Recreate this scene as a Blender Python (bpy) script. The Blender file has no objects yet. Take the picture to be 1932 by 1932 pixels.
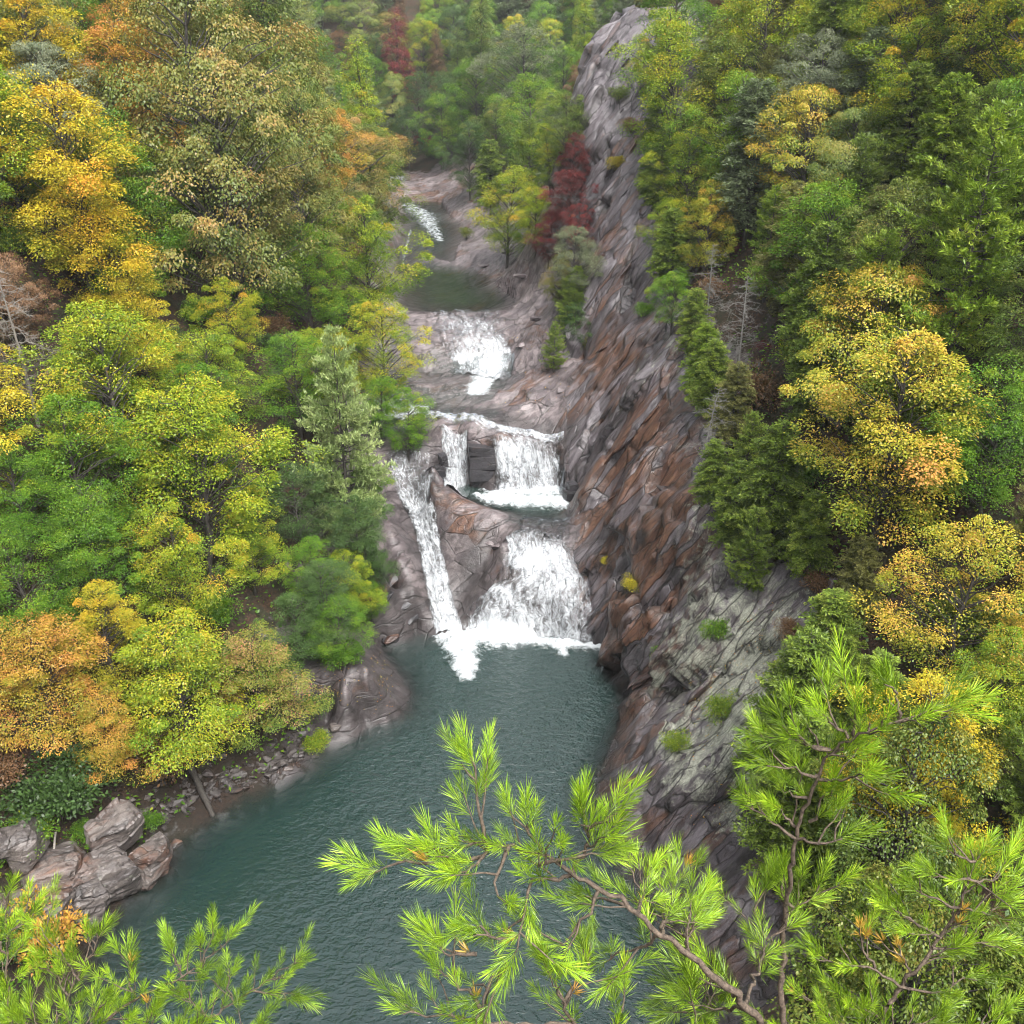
import bpy, bmesh, math, random
import numpy as np
from mathutils import Vector, Matrix

rng = np.random.default_rng(11)
random.seed(11)
scene = bpy.context.scene
COL = scene.collection
RAD = math.radians

# ------------------------------------------------------------------ camera
CAM_Z, PITCH, FPX = 45.0, 26.0, 1817.0        # metres, degrees below level, focal length for a 1932 px frame
cam_d = bpy.data.cameras.new('camera')
cam = bpy.data.objects.new('camera', cam_d); COL.objects.link(cam)
cam.location = (0, 0, CAM_Z)
cam.rotation_euler = (RAD(90 - PITCH), 0, 0)
cam_d.sensor_width = 36.0
cam_d.lens = 36.0 * FPX / 1932.0
cam_d.clip_start = 0.05
cam_d.clip_end = 3000
scene.camera = cam

# ------------------------------------------------------------------ light
world = bpy.data.worlds.new('World'); scene.world = world
world.use_nodes = True
wn, wl = world.node_tree.nodes, world.node_tree.links
wn.clear()
SUN_EL, SUN_AZ = 58.0, 150.0
sky = wn.new('ShaderNodeTexSky'); sky.sky_type = 'NISHITA'; sky.sun_disc = False
sky.sun_elevation = RAD(SUN_EL); sky.sun_rotation = RAD(SUN_AZ)
sky.air_density = 1.0; sky.dust_density = 6.0; sky.ozone_density = 1.0
hs = wn.new('ShaderNodeHueSaturation'); hs.inputs['Saturation'].default_value = 0.22
bg = wn.new('ShaderNodeBackground'); bg.inputs['Strength'].default_value = 0.15
wo = wn.new('ShaderNodeOutputWorld')
wl.new(sky.outputs[0], hs.inputs['Color']); wl.new(hs.outputs[0], bg.inputs[0]); wl.new(bg.outputs[0], wo.inputs[0])
sun_d = bpy.data.lights.new('sun', 'SUN'); sun_d.energy = 1.2; sun_d.angle = RAD(40); sun_d.color = (1.0, 0.97, 0.92)
sun = bpy.data.objects.new('sun', sun_d); COL.objects.link(sun)
az, el = RAD(SUN_AZ), RAD(SUN_EL)
sdir = Vector((math.sin(az) * math.cos(el), math.cos(az) * math.cos(el), math.sin(el)))
sun.rotation_euler = sdir.to_track_quat('Z', 'Y').to_euler()
sun.location = (0, 0, 200)
scene.view_settings.view_transform = 'Standard'
scene.view_settings.look = 'None'
scene.view_settings.gamma = 1.0
scene.view_settings.use_curve_mapping = False
scene.view_settings.exposure = 1.35
HAZE = 0.00028
scene.render.engine = 'CYCLES'
cy = scene.cycles
cy.max_bounces = 4; cy.diffuse_bounces = 1; cy.glossy_bounces = 2; cy.transmission_bounces = 3
cy.transparent_max_bounces = 16; cy.volume_bounces = 0
cy.caustics_reflective = False; cy.caustics_refractive = False
cy.use_denoising = True
cy.filter_width = 1.05
cy.use_adaptive_sampling = True; cy.adaptive_threshold = 0.035

# ------------------------------------------------------------------ helpers
CT, ST = math.cos(RAD(PITCH)), math.sin(RAD(PITCH))
def ray(u, v):
    a, b = (u - 966.0) / FPX, (v - 966.0) / FPX
    return np.array([a, CT - b * ST, -ST - b * CT])
def at_z(u, v, z):
    d = ray(u, v); t = (z - CAM_Z) / d[2]
    return np.array([d[0] * t, d[1] * t, z])
def at_y(u, v, y):
    d = ray(u, v); t = y / d[1]
    return np.array([d[0] * t, y, CAM_Z + d[2] * t])

def _h(ix, iy, iz, s=0):
    n = (ix * 374761393 + iy * 668265263 + iz * 2147483647 + s * 974711) & 0xffffffff
    n = ((n ^ (n >> 13)) * 1274126177) & 0xffffffff
    n = ((n ^ (n >> 16)) * 2246822519) & 0xffffffff
    return ((n ^ (n >> 15)) & 0xffffff).astype(np.float64) / 0xffffff
def vnoise(p, s=0):
    p = np.asarray(p, float); i = np.floor(p).astype(np.int64); f = p - i
    f = f * f * f * (f * (f * 6 - 15) + 10); r = 0
    for dx in (0, 1):
        for dy in (0, 1):
            for dz in (0, 1):
                w = (f[:, 0] if dx else 1 - f[:, 0]) * (f[:, 1] if dy else 1 - f[:, 1]) * (f[:, 2] if dz else 1 - f[:, 2])
                r = r + w * _h(i[:, 0] + dx, i[:, 1] + dy, i[:, 2] + dz, s)
    return r * 2 - 1
def fbm(p, o=4, s=0):
    r, a = 0, 1.0
    p = np.asarray(p, float)
    for k in range(o):
        r = r + a * vnoise(p, s + k); p = p * 2.03 + 7.1; a *= 0.5
    return r
def slabs(p, s=0):
    """Faceted rock: every Voronoi cell gets its own offset and tilt. p in cell units."""
    i = np.floor(p).astype(np.int64)
    best = np.full(len(p), 1e9); sec = np.full(len(p), 1e9); val = np.zeros(len(p))
    for dx in (-1, 0, 1):
        for dy in (-1, 0, 1):
            for dz in (-1, 0, 1):
                c = i + np.array([dx, dy, dz])
                q = np.stack([c[:, k] + _h(c[:, 0], c[:, 1], c[:, 2], s + k) for k in range(3)], 1)
                d = p - q; dd = (d * d).sum(1)
                o = _h(c[:, 0], c[:, 1], c[:, 2], s + 5) * 2 - 1
                t = np.stack([_h(c[:, 0], c[:, 1], c[:, 2], s + 6 + k) * 2 - 1 for k in range(3)], 1)
                vv = o + (t * d).sum(1) * 1.1
                m = dd < best
                sec = np.where(m, best, np.minimum(sec, dd))
                val = np.where(m, vv, val); best = np.where(m, dd, best)
    return val, np.sqrt(sec) - np.sqrt(best)

def mesh_np(name, v, faces, smooth=False):
    """v (n,3); faces (m,k) array with constant k."""
    me = bpy.data.meshes.new(name)
    v = np.asarray(v, np.float32); f = np.asarray(faces, np.int32)
    me.vertices.add(len(v)); me.vertices.foreach_set('co', v.ravel())
    k = f.shape[1]
    me.loops.add(f.size); me.loops.foreach_set('vertex_index', f.ravel())
    me.polygons.add(len(f)); me.polygons.foreach_set('loop_start', np.arange(0, f.size, k, dtype=np.int32))
    me.polygons.foreach_set('loop_total', np.full(len(f), k, np.int32))
    me.update(calc_edges=True)
    if smooth: me.polygons.foreach_set('use_smooth', np.ones(len(f), bool))
    me.validate(); return me
def add_attr(me, name, vals, dom='POINT'):
    a = me.attributes.new(name, 'FLOAT', dom); a.data.foreach_set('value', np.asarray(vals, np.float32))
def link(name, me, mat=None, parent=None):
    o = bpy.data.objects.new(name, me); COL.objects.link(o)
    if mat is not None and me is not None and len(me.materials) == 0: me.materials.append(mat)
    if parent is not None: o.parent = parent
    return o
def tag(o, label=None, cat=None, group=None, kind=None):
    if label: o['label'] = label
    if cat: o['category'] = cat
    if group: o['group'] = group
    if kind: o['kind'] = kind
    return o
def empty(name, loc=(0, 0, 0), rz=0.0, sc=1.0):
    o = bpy.data.objects.new(name, None); COL.objects.link(o)
    o.location = loc; o.rotation_euler = (0, 0, rz); o.scale = (sc, sc, sc); o.empty_display_size = 0.3
    return o
def inside(poly, x, y):
    r = np.zeros(np.shape(x), bool); n = len(poly)
    for i in range(n):
        x0, y0 = poly[i]; x1, y1 = poly[(i + 1) % n]
        c = ((y0 > y) != (y1 > y)) & (x < (x1 - x0) * (y - y0) / ((y1 - y0) if y1 != y0 else 1e-9) + x0)
        r ^= c
    return r

# node helpers
def new_mat(name):
    m = bpy.data.materials.new(name); m.use_nodes = True
    nt = m.node_tree; nt.nodes.clear()
    out = nt.nodes.new('ShaderNodeOutputMaterial')
    return m, nt, out
def N(nt, kind, **kw):
    n = nt.nodes.new(kind)
    for k, v in kw.items():
        if k in n.inputs: n.inputs[k].default_value = v
        else: setattr(n, k, v)
    return n
def noise(nt, vec, scale, detail=4, rough=0.55, dist=0.0):
    n = N(nt, 'ShaderNodeTexNoise'); n.inputs['Scale'].default_value = scale
    n.inputs['Detail'].default_value = detail; n.inputs['Roughness'].default_value = rough
    n.inputs['Distortion'].default_value = dist
    if vec is not None: nt.links.new(vec, n.inputs['Vector'])
    return n.outputs['Fac']
def ramp(nt, fac, stops, interp='LINEAR'):
    r = N(nt, 'ShaderNodeValToRGB'); e = r.color_ramp.elements; r.color_ramp.interpolation = interp
    while len(e) < len(stops): e.new(0.5)
    for k, (p, c) in enumerate(stops):
        e[k].position = p
        e[k].color = (c, c, c, 1) if isinstance(c, (int, float)) else (*c, 1)
    nt.links.new(fac, r.inputs[0]); return r.outputs[0]
def mixc(nt, fac, a, b, mode='MIX'):
    m = N(nt, 'ShaderNodeMix', data_type='RGBA', blend_type=mode)
    for s, x in ((0, fac), (6, a), (7, b)):
        if hasattr(x, 'is_output'): nt.links.new(x, m.inputs[s])
        elif s == 0: m.inputs[0].default_value = x
        else: m.inputs[s].default_value = (*x, 1)
    return m.outputs[2]
def mth(nt, op, a, b=None, clamp=False):
    m = N(nt, 'ShaderNodeMath', operation=op); m.use_clamp = clamp
    for s, x in ((0, a), (1, b)):
        if x is None: continue
        if hasattr(x, 'is_output'): nt.links.new(x, m.inputs[s])
        else: m.inputs[s].default_value = x
    return m.outputs[0]
def attr(nt, name):
    return N(nt, 'ShaderNodeAttribute', attribute_name=name).outputs['Fac']
def mapping(nt, vec, scale=(1, 1, 1), rot=(0, 0, 0)):
    m = N(nt, 'ShaderNodeMapping'); m.inputs['Scale'].default_value = scale; m.inputs['Rotation'].default_value = rot
    nt.links.new(vec, m.inputs['Vector']); return m.outputs[0]

# ------------------------------------------------------------------ terrain control points
# each: x, y, z, rock, rust, lichen
CP = []
def cz(r, ru, li, *pts):
    for u, v, z in pts: CP.append((*at_z(u, v, z), r, ru, li))
def cyy(r, ru, li, *pts):
    for u, v, y in pts: CP.append((*at_y(u, v, y), r, ru, li))
def cw(r, ru, li, *pts):
    for p in pts: CP.append((*p, r, ru, li))
# lower pool
cz(.42, .1, .1, (100,1932,0),(130,1850,0),(165,1757,0),(225,1700,0),(312,1640,0),(300,1595,0),(385,1545,0),(470,1500,0),(560,1455,0),(612,1405,0))
cz(1, .15, .1, (618,1362,0),(690,1362,0),(765,1338,0),(745,1260,0),(722,1214,0),(690,1175,0),(735,1160,0),(785,1187,0),(825,1200,0))
cz(1, .15, .25, (690,1260,4.2),(650,1300,3.2),(720,1290,1.9),(610,1290,3.0),(660,1225,4.0))
cz(.8, .15, 0, (600,1600,-3),(900,1700,-4),(1000,1500,-4),(950,1350,-3.5),(400,1750,-3),(1100,1900,-4),(700,1850,-4),(1050,1290,-3),(850,1300,-3),(900,1240,-2),(1050,1245,-2),(705,1195,-1),(420,1590,-1.2),(640,1440,-1.0))
cz(1, .7, .05, (1148,1236,0),(1162,1295,0),(1180,1345,0),(1160,1400,0),(1128,1480,0),(1135,1560,0),(1170,1620,0),(1230,1700,0),(1290,1790,0),(1320,1860,0),(1330,1932,0))
# lower falls
cz(1, .25, 0, (875,1190,0),(930,1205,0),(1000,1212,0),(1070,1215,0),(1137,1222,0),
   (890,1145,1.5),(930,1140,2.2),(1000,1140,2.5),(1060,1140,2.8),(1126,1148,2.6),
   (930,1105,3.4),(990,1100,4.0),(1050,1095,4.2),(1112,1094,4.2),
   (963,1045,5.5),(1010,1050,5.5),(1079,1060,5.2),(945,1025,6.3),(988,1014,6.6),(1040,1025,6.3),(1075,1035,6.1),
   (988,980,7),(1030,985,6.95),(1072,978,7))
# left slide
cz(1, .05, .05, (760,895,9.0),(805,895,9.1),(770,965,6.2),(812,965,6.3),(770,860,10.3),(730,860,10.6),(815,880,10.2),(780,930,7.5),(800,1003,5),(820,1076,3),(833,1148,1.2),(848,1199,0),(770,800,12),(730,790,12.6),(790,1030,4.5))
# hump between
cz(1, .75, .05, (812,912,9.2),(835,925,8.6),(862,937,8.2),(930,965,7.6),(850,1000,6),(900,1010,6),(930,1035,5))
cz(1, .25, .05, (880,1060,4),(890,1100,2.6),(868,1145,1),(930,1060,4.3))
# left rock wall
cz(1, .1, .1, (735,1000,6.8),(748,1060,5),(780,1130,2.8),(790,1170,.9),(715,1060,6.5),(740,1110,3.8),(700,1000,9.5))
# middle pool and upper falls
cz(1, .3, 0, (843,926,7),(900,945,6),(980,955,6),(1040,960,6.2),(1072,950,7),(835,922,7),(885,915,6.9),(940,932,6.8),(1000,930,6.8),(1060,930,6.8),
   (835,815,12),(885,826,11.6),(937,843,11),(1000,850,10.7),(1066,868,10.2),
   (784,774,12.8),(860,800,12.3),(960,810,12),(1060,825,11.5),(1000,785,12.6))
cz(1, .35, 0, (1100,800,13),(1130,850,12.4),(1100,895,9.8),(1075,935,7.5))
cz(1, .35, 0, (790,760,13.2),(850,750,13.4),(930,760,13.3),(800,700,14.2),(920,705,14.2),(860,725,14),
   (1000,740,14.3),(1050,700,15.5),(1090,690,16.3),(1000,700,15),(1100,760,14.6),(950,780,13))
# top cascade
cz(1, .15, 0, (820,700,14.3),(960,695,14.4),(970,660,15.6),(901,650,16),(830,650,16.3),(790,640,17),(775,660,16.5),
   (780,590,18.3),(860,588,18.3),(940,590,18.3),(1000,620,18.3),(1050,560,20.2),(1060,640,18),(985,572,18.9))
# upper pool
cz(1, .3, 0, (752,575,18.4),(741,509,18.4),(759,418,18.5),(763,388,18.8),(977,568,18.4),(915,517,18.4),(857,499,18.4),(800,494,18.35),(886,433,18.5),(854,411,18.6),(839,389,19.2),(830,487,18.75))
cz(.8, .4, 0, (850,545,17),(800,470,17.2),(820,430,17.5),(880,555,17.2),(790,520,17.2))
cz(1, .1, .1, (950,520,19.8),(1000,545,20.2),(940,440,20.7),(1006,480,21.5),(1000,420,22.9),(900,480,19.6),(930,400,22))
cz(1, .5, 0, (840,370,20),(800,345,21),(900,350,22.5),(780,385,19.3),(755,345,20.2),(870,330,22.5))
# cliff foot, face and fin
cz(1, .9, 0, (1105,673,16.5),(1134,854,12.6),(1078,945,7.6),(1097,1068,5.2),(1130,1150,3))
cyy(1, .5, .1, (1110,560,95.5),(1130,429,102),(1150,500,96))
cyy(1, .2, .15, (1123,255,110),(1112,127,116),(1172,22,121),(1160,150,113),(1165,300,106))
cyy(1, .3, .35, (1236,546,90),(1199,385,100),(1190,300,105),(1210,180,111),(1212,22,118))
cyy(1, 1, 0, (1150,750,83),(1160,640,88),(1150,940,74),(1170,850,76),(1200,900,71),(1200,1050,65.5),(1180,1150,63.5),(1200,1200,61))
cyy(1, .45, .6, (1220,700,80),(1287,615,81))
cyy(1, .8, .25, (1250,850,70),(1280,1000,63),(1250,1100,62),(1270,800,72.5))
cyy(1, .5, .7, (1300,1150,58),(1250,1300,55.5),(1350,930,61.5),(1370,1040,58),(1310,780,72))
cyy(1, .25, .9, (1420,1150,53),(1480,1200,49.5),(1400,1300,49),(1320,1400,48),(1450,1330,45.5),(1380,1480,43.5),(1300,1450,46),(1260,1400,49.5),(1380,1550,42),(1460,1400,43.5))
cyy(1, .5, .15, (1200,1500,47),(1230,1600,44),(1330,1620,41.5),(1220,1420,50.5),(1400,1700,37),(1420,1850,33.5))
cyy(.5, .4, .3, (1450,1480,41.5),(1500,1850,32),(1480,1700,36))
# right slope
cyy(0, 0, 0, (1560,1230,46.5),(1540,1450,40),(1600,1650,35.5),(1932,1000,45),(1932,1500,34),(1932,1900,26.5),(1700,1200,45),(1600,900,56),(1932,600,55),(1600,500,78),(1932,200,68),(1500,200,105),(1932,-200,85),(1400,-100,125),(1420,850,64),(1360,560,82),(1300,350,97),(1700,1700,32),(1440,1000,58))
cw(0, 0, 0, (9,127,27),(15,129,34),(26,131,50),(60,110,70),(120,110,100),(190,110,125),(120,50,95),(190,50,120),(80,60,72))
cw(0, 0, 0, (7,142,25),(16,142,33),(30,142,47),(60,142,69),(120,142,95),(190,145,120),(-2,180,24.5),(10,180,31),(30,180,48),(70,180,75),(190,190,120))
# closing hillside up the valley
cw(0, 0, 0, (-15,212,24.5),(-30,213,24),(-5,235,35),(-30,240,37),(0,270,60),(-40,275,62),(0,330,90),(-60,330,95),(60,330,100),(40,230,60),(0,400,120),(-200,400,140),(200,400,140))
cw(.6, 0, 0, (-24,200,21),(-32,206,21.5),(-60,214,24))
# left slope
for Y, X, zb in ((25,-27,0),(35,-25.5,.6),(45,-23,1),(52,-16.5,1),(58,-16,3),(66,-15.5,6.5),(75,-13.5,10.5),(85,-13.5,13.5),(98,-13,16),(110,-13,19.2),(130,-16.5,19.5),(157,-19.5,20),(182,-22,21.5)):
    for d, h in ((5,4.2),(14,12),(29,26),(55,48),(100,76),(170,105)):
        cw(0, 0, 0, (X - d, Y, zb + h))
cw(0, 0, 0, (-60,240,58),(-120,240,90),(-190,250,125))
# below and around the overlook
cw(.4, .2, .2, (0,-10,44),(0,0,43.3),(0,4,38),(0,12,20),(0,20,5),(0,26,-1),(-20,5,38),(-20,18,8),(-45,8,44),(-48,25,24),(20,5,37),(22,17,12),(45,8,46),(45,25,36),(90,0,72),(-90,0,72),(0,-40,50),(-190,-40,100),(190,-40,100),(-8,26,-1),(8,26,0))

CP = np.array(CP)
P2 = CP[:, :2]
n = len(P2)
D = np.sqrt(((P2[:, None] - P2[None]) ** 2).sum(2) + 0.02)
A = np.zeros((n + 3, n + 3)); A[:n, :n] = D + np.eye(n) * -0.02
A[:n, n] = 1; A[:n, n + 1:] = P2; A[n, :n] = 1; A[n + 1:, :n] = P2.T
W = np.linalg.solve(A, np.vstack([CP[:, 2:], np.zeros((3, 4))]))
def terrain(xy, cols=slice(0, 1)):
    xy = np.atleast_2d(xy); out = []
    for k in range(0, len(xy), 20000):
        q = xy[k:k + 20000]
        Dq = np.sqrt(((q[:, None, 0] - P2[None, :, 0]) ** 2 + (q[:, None, 1] - P2[None, :, 1]) ** 2) + 0.02)
        out.append(Dq @ W[:n, cols] + W[n, cols] + q @ W[n + 1:, cols])
    return np.vstack(out)

def axis(*segs):
    r = []
    for a, b, s in segs: r.append(np.arange(a, b - s * 0.3, s))
    r.append(np.array([segs[-1][1]])); return np.concatenate(r)
GX = axis((-200,-34,3.0),(-34,-14,.5),(-14,4,.2),(4,18,.15),(18,36,.5),(36,200,3.0))
GY = axis((-42,24,2.2),(24,60,.3),(60,124,.2),(124,200,.7),(200,400,5.0))
MX, MY = np.meshgrid(GX, GY)
XY = np.stack([MX.ravel(), MY.ravel()], 1)
F = terrain(XY, slice(0, 4))
TZ = F[:, 0].copy(); ROCK = np.clip(F[:, 1], 0, 1); RUST = np.clip(F[:, 2], 0, 1); LICH = np.clip(F[:, 3], 0, 1)
P = np.stack([XY[:, 0], XY[:, 1], TZ], 1)
# normals of the smooth ground
Zg = TZ.reshape(MX.shape)
gy, gx = np.gradient(Zg, GY, GX)
NR = np.stack([-gx.ravel(), -gy.ravel(), np.ones(len(P))], 1)
STEEP = np.sqrt(gx ** 2 + gy ** 2).ravel()
NR /= np.linalg.norm(NR, axis=1)[:, None]
ROCK = np.clip(ROCK + 0.18 * fbm(P * 0.35, 3, 3), 0, 1)
near = (P[:, 0] > -30) & (P[:, 0] < 36) & (P[:, 1] > 24) & (P[:, 1] < 200)
CLIFF = np.clip((STEEP - 0.9) / 0.8, 0, 1) * (P[:, 0] > 4.5)
# beds of the rock lean: long axis up and to the right, away from the river
e1 = np.array([0.50, -0.10, 0.86]); e1 /= np.linalg.norm(e1)
e2 = np.array([0.25, 0.96, -0.03]); e2 -= e1 * (e1 @ e2); e2 /= np.linalg.norm(e2)
e3 = np.cross(e1, e2)
idx = np.where(near & (ROCK > 0.2))[0]
q = P[idx]; warp = np.stack([fbm(q * 0.25, 2, 21), fbm(q * 0.25, 2, 31), fbm(q * 0.25, 2, 41)], 1) * 0.7
qs = np.stack([(q + warp) @ e1, (q + warp) @ e2, (q + warp) @ e3], 1)
c = CLIFF[idx]
s1, g1 = slabs(qs / np.array([8.5, 3.6, 2.1]), 3)
s2, g2 = slabs(qs / np.array([4.8, 1.3, 0.75]), 9)
disp_c = 1.15 * s1 + 0.26 * s2 - 0.30 * np.clip(0.08 - g1, 0, 1) / 0.08
# flatter ledges in the river bed
ql = q + warp * 1.2
f1, h1 = slabs(np.stack([ql @ np.array([.8, .6, 0]) / 3.2, ql @ np.array([-.6, .8, .3]) / 1.5, ql[:, 2] / 1.6], 1), 15)
f2, h2 = slabs(np.stack([ql @ np.array([.8, .6, 0]) / 1.1, ql @ np.array([-.6, .8, .3]) / .55, ql[:, 2] / .7], 1), 19)
disp_l = 0.20 * f1 + 0.08 * f2
amt = np.clip((ROCK[idx] - 0.2) / 0.4, 0, 1)
LEN = (disp_c * c + disp_l * (1 - c)) * amt
fz = np.clip((q[:, 1] - 66) / 1.5, 0, 1) * np.clip((88 - q[:, 1]) / 2, 0, 1) * np.clip((q[:, 0] + 10.5) / 1.5, 0, 1) * np.clip((6.2 - q[:, 0]) / 1.0, 0, 1)
LEN *= 1 - .72 * fz
up = np.zeros((len(idx), 3)); up[:, 2] = 1.0 / (1 + .6 * STEEP[idx])
P[idx] += (NR[idx] * c[:, None] + up * (1 - c)[:, None]) * LEN[:, None]
# hollow out the pools down to their shore lines
def carve(level, pts, slope, deep):
    poly = [tuple(at_z(u, v, level)[:2]) for u, v in pts]
    x, y = P[:, 0], P[:, 1]; d = np.full(len(P), 1e9)
    for k in range(len(poly)):
        (x0, y0), (x1, y1) = poly[k], poly[(k + 1) % len(poly)]
        t = np.clip(((x - x0) * (x1 - x0) + (y - y0) * (y1 - y0)) / ((x1 - x0) ** 2 + (y1 - y0) ** 2 + 1e-9), 0, 1)
        d = np.minimum(d, np.hypot(x - x0 - t * (x1 - x0), y - y0 - t * (y1 - y0)))
    m = inside(poly, x, y)
    P[m, 2] = np.minimum(P[m, 2], level - np.minimum(slope * d[m], deep))
carve(18.45, ((752,585),(735,545),(738,509),(750,450),(755,418),(758,390),(835,390),(852,411),(884,433),(862,478),(858,497),(800,484),(792,492),(857,503),(915,519),(979,569),(950,586),(840,588)), .35, 1.6)
carve(7.0, ((843,926),(900,950),(985,980),(1070,978),(1072,945),(1060,928),(935,930),(890,915)), .5, 1.0)
ft = [tuple(at_z(u, v, 0)[:2]) for u, v in ((865,1192),(1000,1196),(1130,1210),(1145,1245),(860,1225))]
m = inside(ft, P[:, 0], P[:, 1]); P[m, 2] -= .5
sl_poly = [tuple(at_z(u, v, 13.8)[:2]) for u, v in ((700,740),(775,705),(815,698),(970,690),(968,712),(930,745),(860,765),(785,768),(715,790))]
m = inside(sl_poly, P[:, 0], P[:, 1]); P[m, 2] -= .32
gr = np.where(ROCK < 0.5)[0]
P[gr, 2] += 0.35 * fbm(P[gr] * 0.3, 3, 55)
GZ = P[:, 2].reshape(MX.shape)
# where spray and running water keep the rock dark, plus painted shade at the inlet
def near_line(pts):
    w = np.array([at_z(u, v, z)[:2] for u, v, z in pts]); d = np.full(len(P), 1e9)
    for (x0, y0), (x1, y1) in zip(w[:-1], w[1:]):
        t = np.clip(((P[:, 0] - x0) * (x1 - x0) + (P[:, 1] - y0) * (y1 - y0)) / ((x1 - x0) ** 2 + (y1 - y0) ** 2 + 1e-9), 0, 1)
        d = np.minimum(d, np.hypot(P[:, 0] - x0 - t * (x1 - x0), P[:, 1] - y0 - t * (y1 - y0)))
    return d
dw = np.minimum(near_line([(770,800,12),(775,860,10.3),(790,965,6.2),(815,1076,3),(848,1199,0),(880,1120,2),(900,1060,4)]) / 2.6,
     np.minimum(near_line([(1000,1212,0),(1010,1050,5.5),(1030,980,7)]) / 3.8, np.minimum(near_line([(835,870,10),(1060,860,10)]) / 1.3, near_line([(780,765,13),(1065,825,11.5)]) / 1.5)))
dw = np.minimum(dw, near_line([(700,1000,9),(720,1060,6),(745,1110,3.8),(780,1180,.5)]) / 2.4)  # inlet wall: dark colour stands in for the shade of an unbuilt overhang
WET_SHADE = np.clip(1.25 - dw, 0, 1)
WET_SHADE = np.maximum(WET_SHADE, np.clip(1.2 - P[:, 2] / 1.6, 0, 1) * 1.0 * (P[:, 2] < 3) * (P[:, 1] < 74))
WET_SHADE = np.maximum(WET_SHADE, np.clip(1.3 - P[:, 2] / 5, 0, 1) * (P[:, 0] < -9) * (P[:, 1] < 74))
CRACK = np.zeros(len(P)); CRACK[idx] = np.clip(0.10 - np.where(c > .4, g1, h1), 0, 1) * 10 * amt

def ground(x, y):
    """height of the finished ground"""
    x = np.atleast_1d(np.asarray(x, float)); y = np.atleast_1d(np.asarray(y, float))
    i = np.clip(np.searchsorted(GX, x) - 1, 0, len(GX) - 2); j = np.clip(np.searchsorted(GY, y) - 1, 0, len(GY) - 2)
    fx = np.clip((x - GX[i]) / (GX[i + 1] - GX[i]), 0, 1); fy = np.clip((y - GY[j]) / (GY[j + 1] - GY[j]), 0, 1)
    return (GZ[j, i] * (1 - fx) + GZ[j, i + 1] * fx) * (1 - fy) + (GZ[j + 1, i] * (1 - fx) + GZ[j + 1, i + 1] * fx) * fy
def grid_of(arr, x, y):
    i = np.clip(np.searchsorted(GX, x) - 1, 0, len(GX) - 2); j = np.clip(np.searchsorted(GY, y) - 1, 0, len(GY) - 2)
    return arr.reshape(MX.shape)[j, i]
def hit(u, v, lift=0.0, t0=20.0, t1=420.0):
    """first point along the sight line that lies `lift` above the ground"""
    d = ray(u, v)
    t = np.arange(t0, t1, 0.12)
    pts = np.array([0, 0, CAM_Z]) + t[:, None] * d
    g = ground(pts[:, 0], pts[:, 1]) + lift
    k = np.argmax(pts[:, 2] < g)
    if not (pts[k, 2] < g[k]): return None
    return pts[k]
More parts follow.
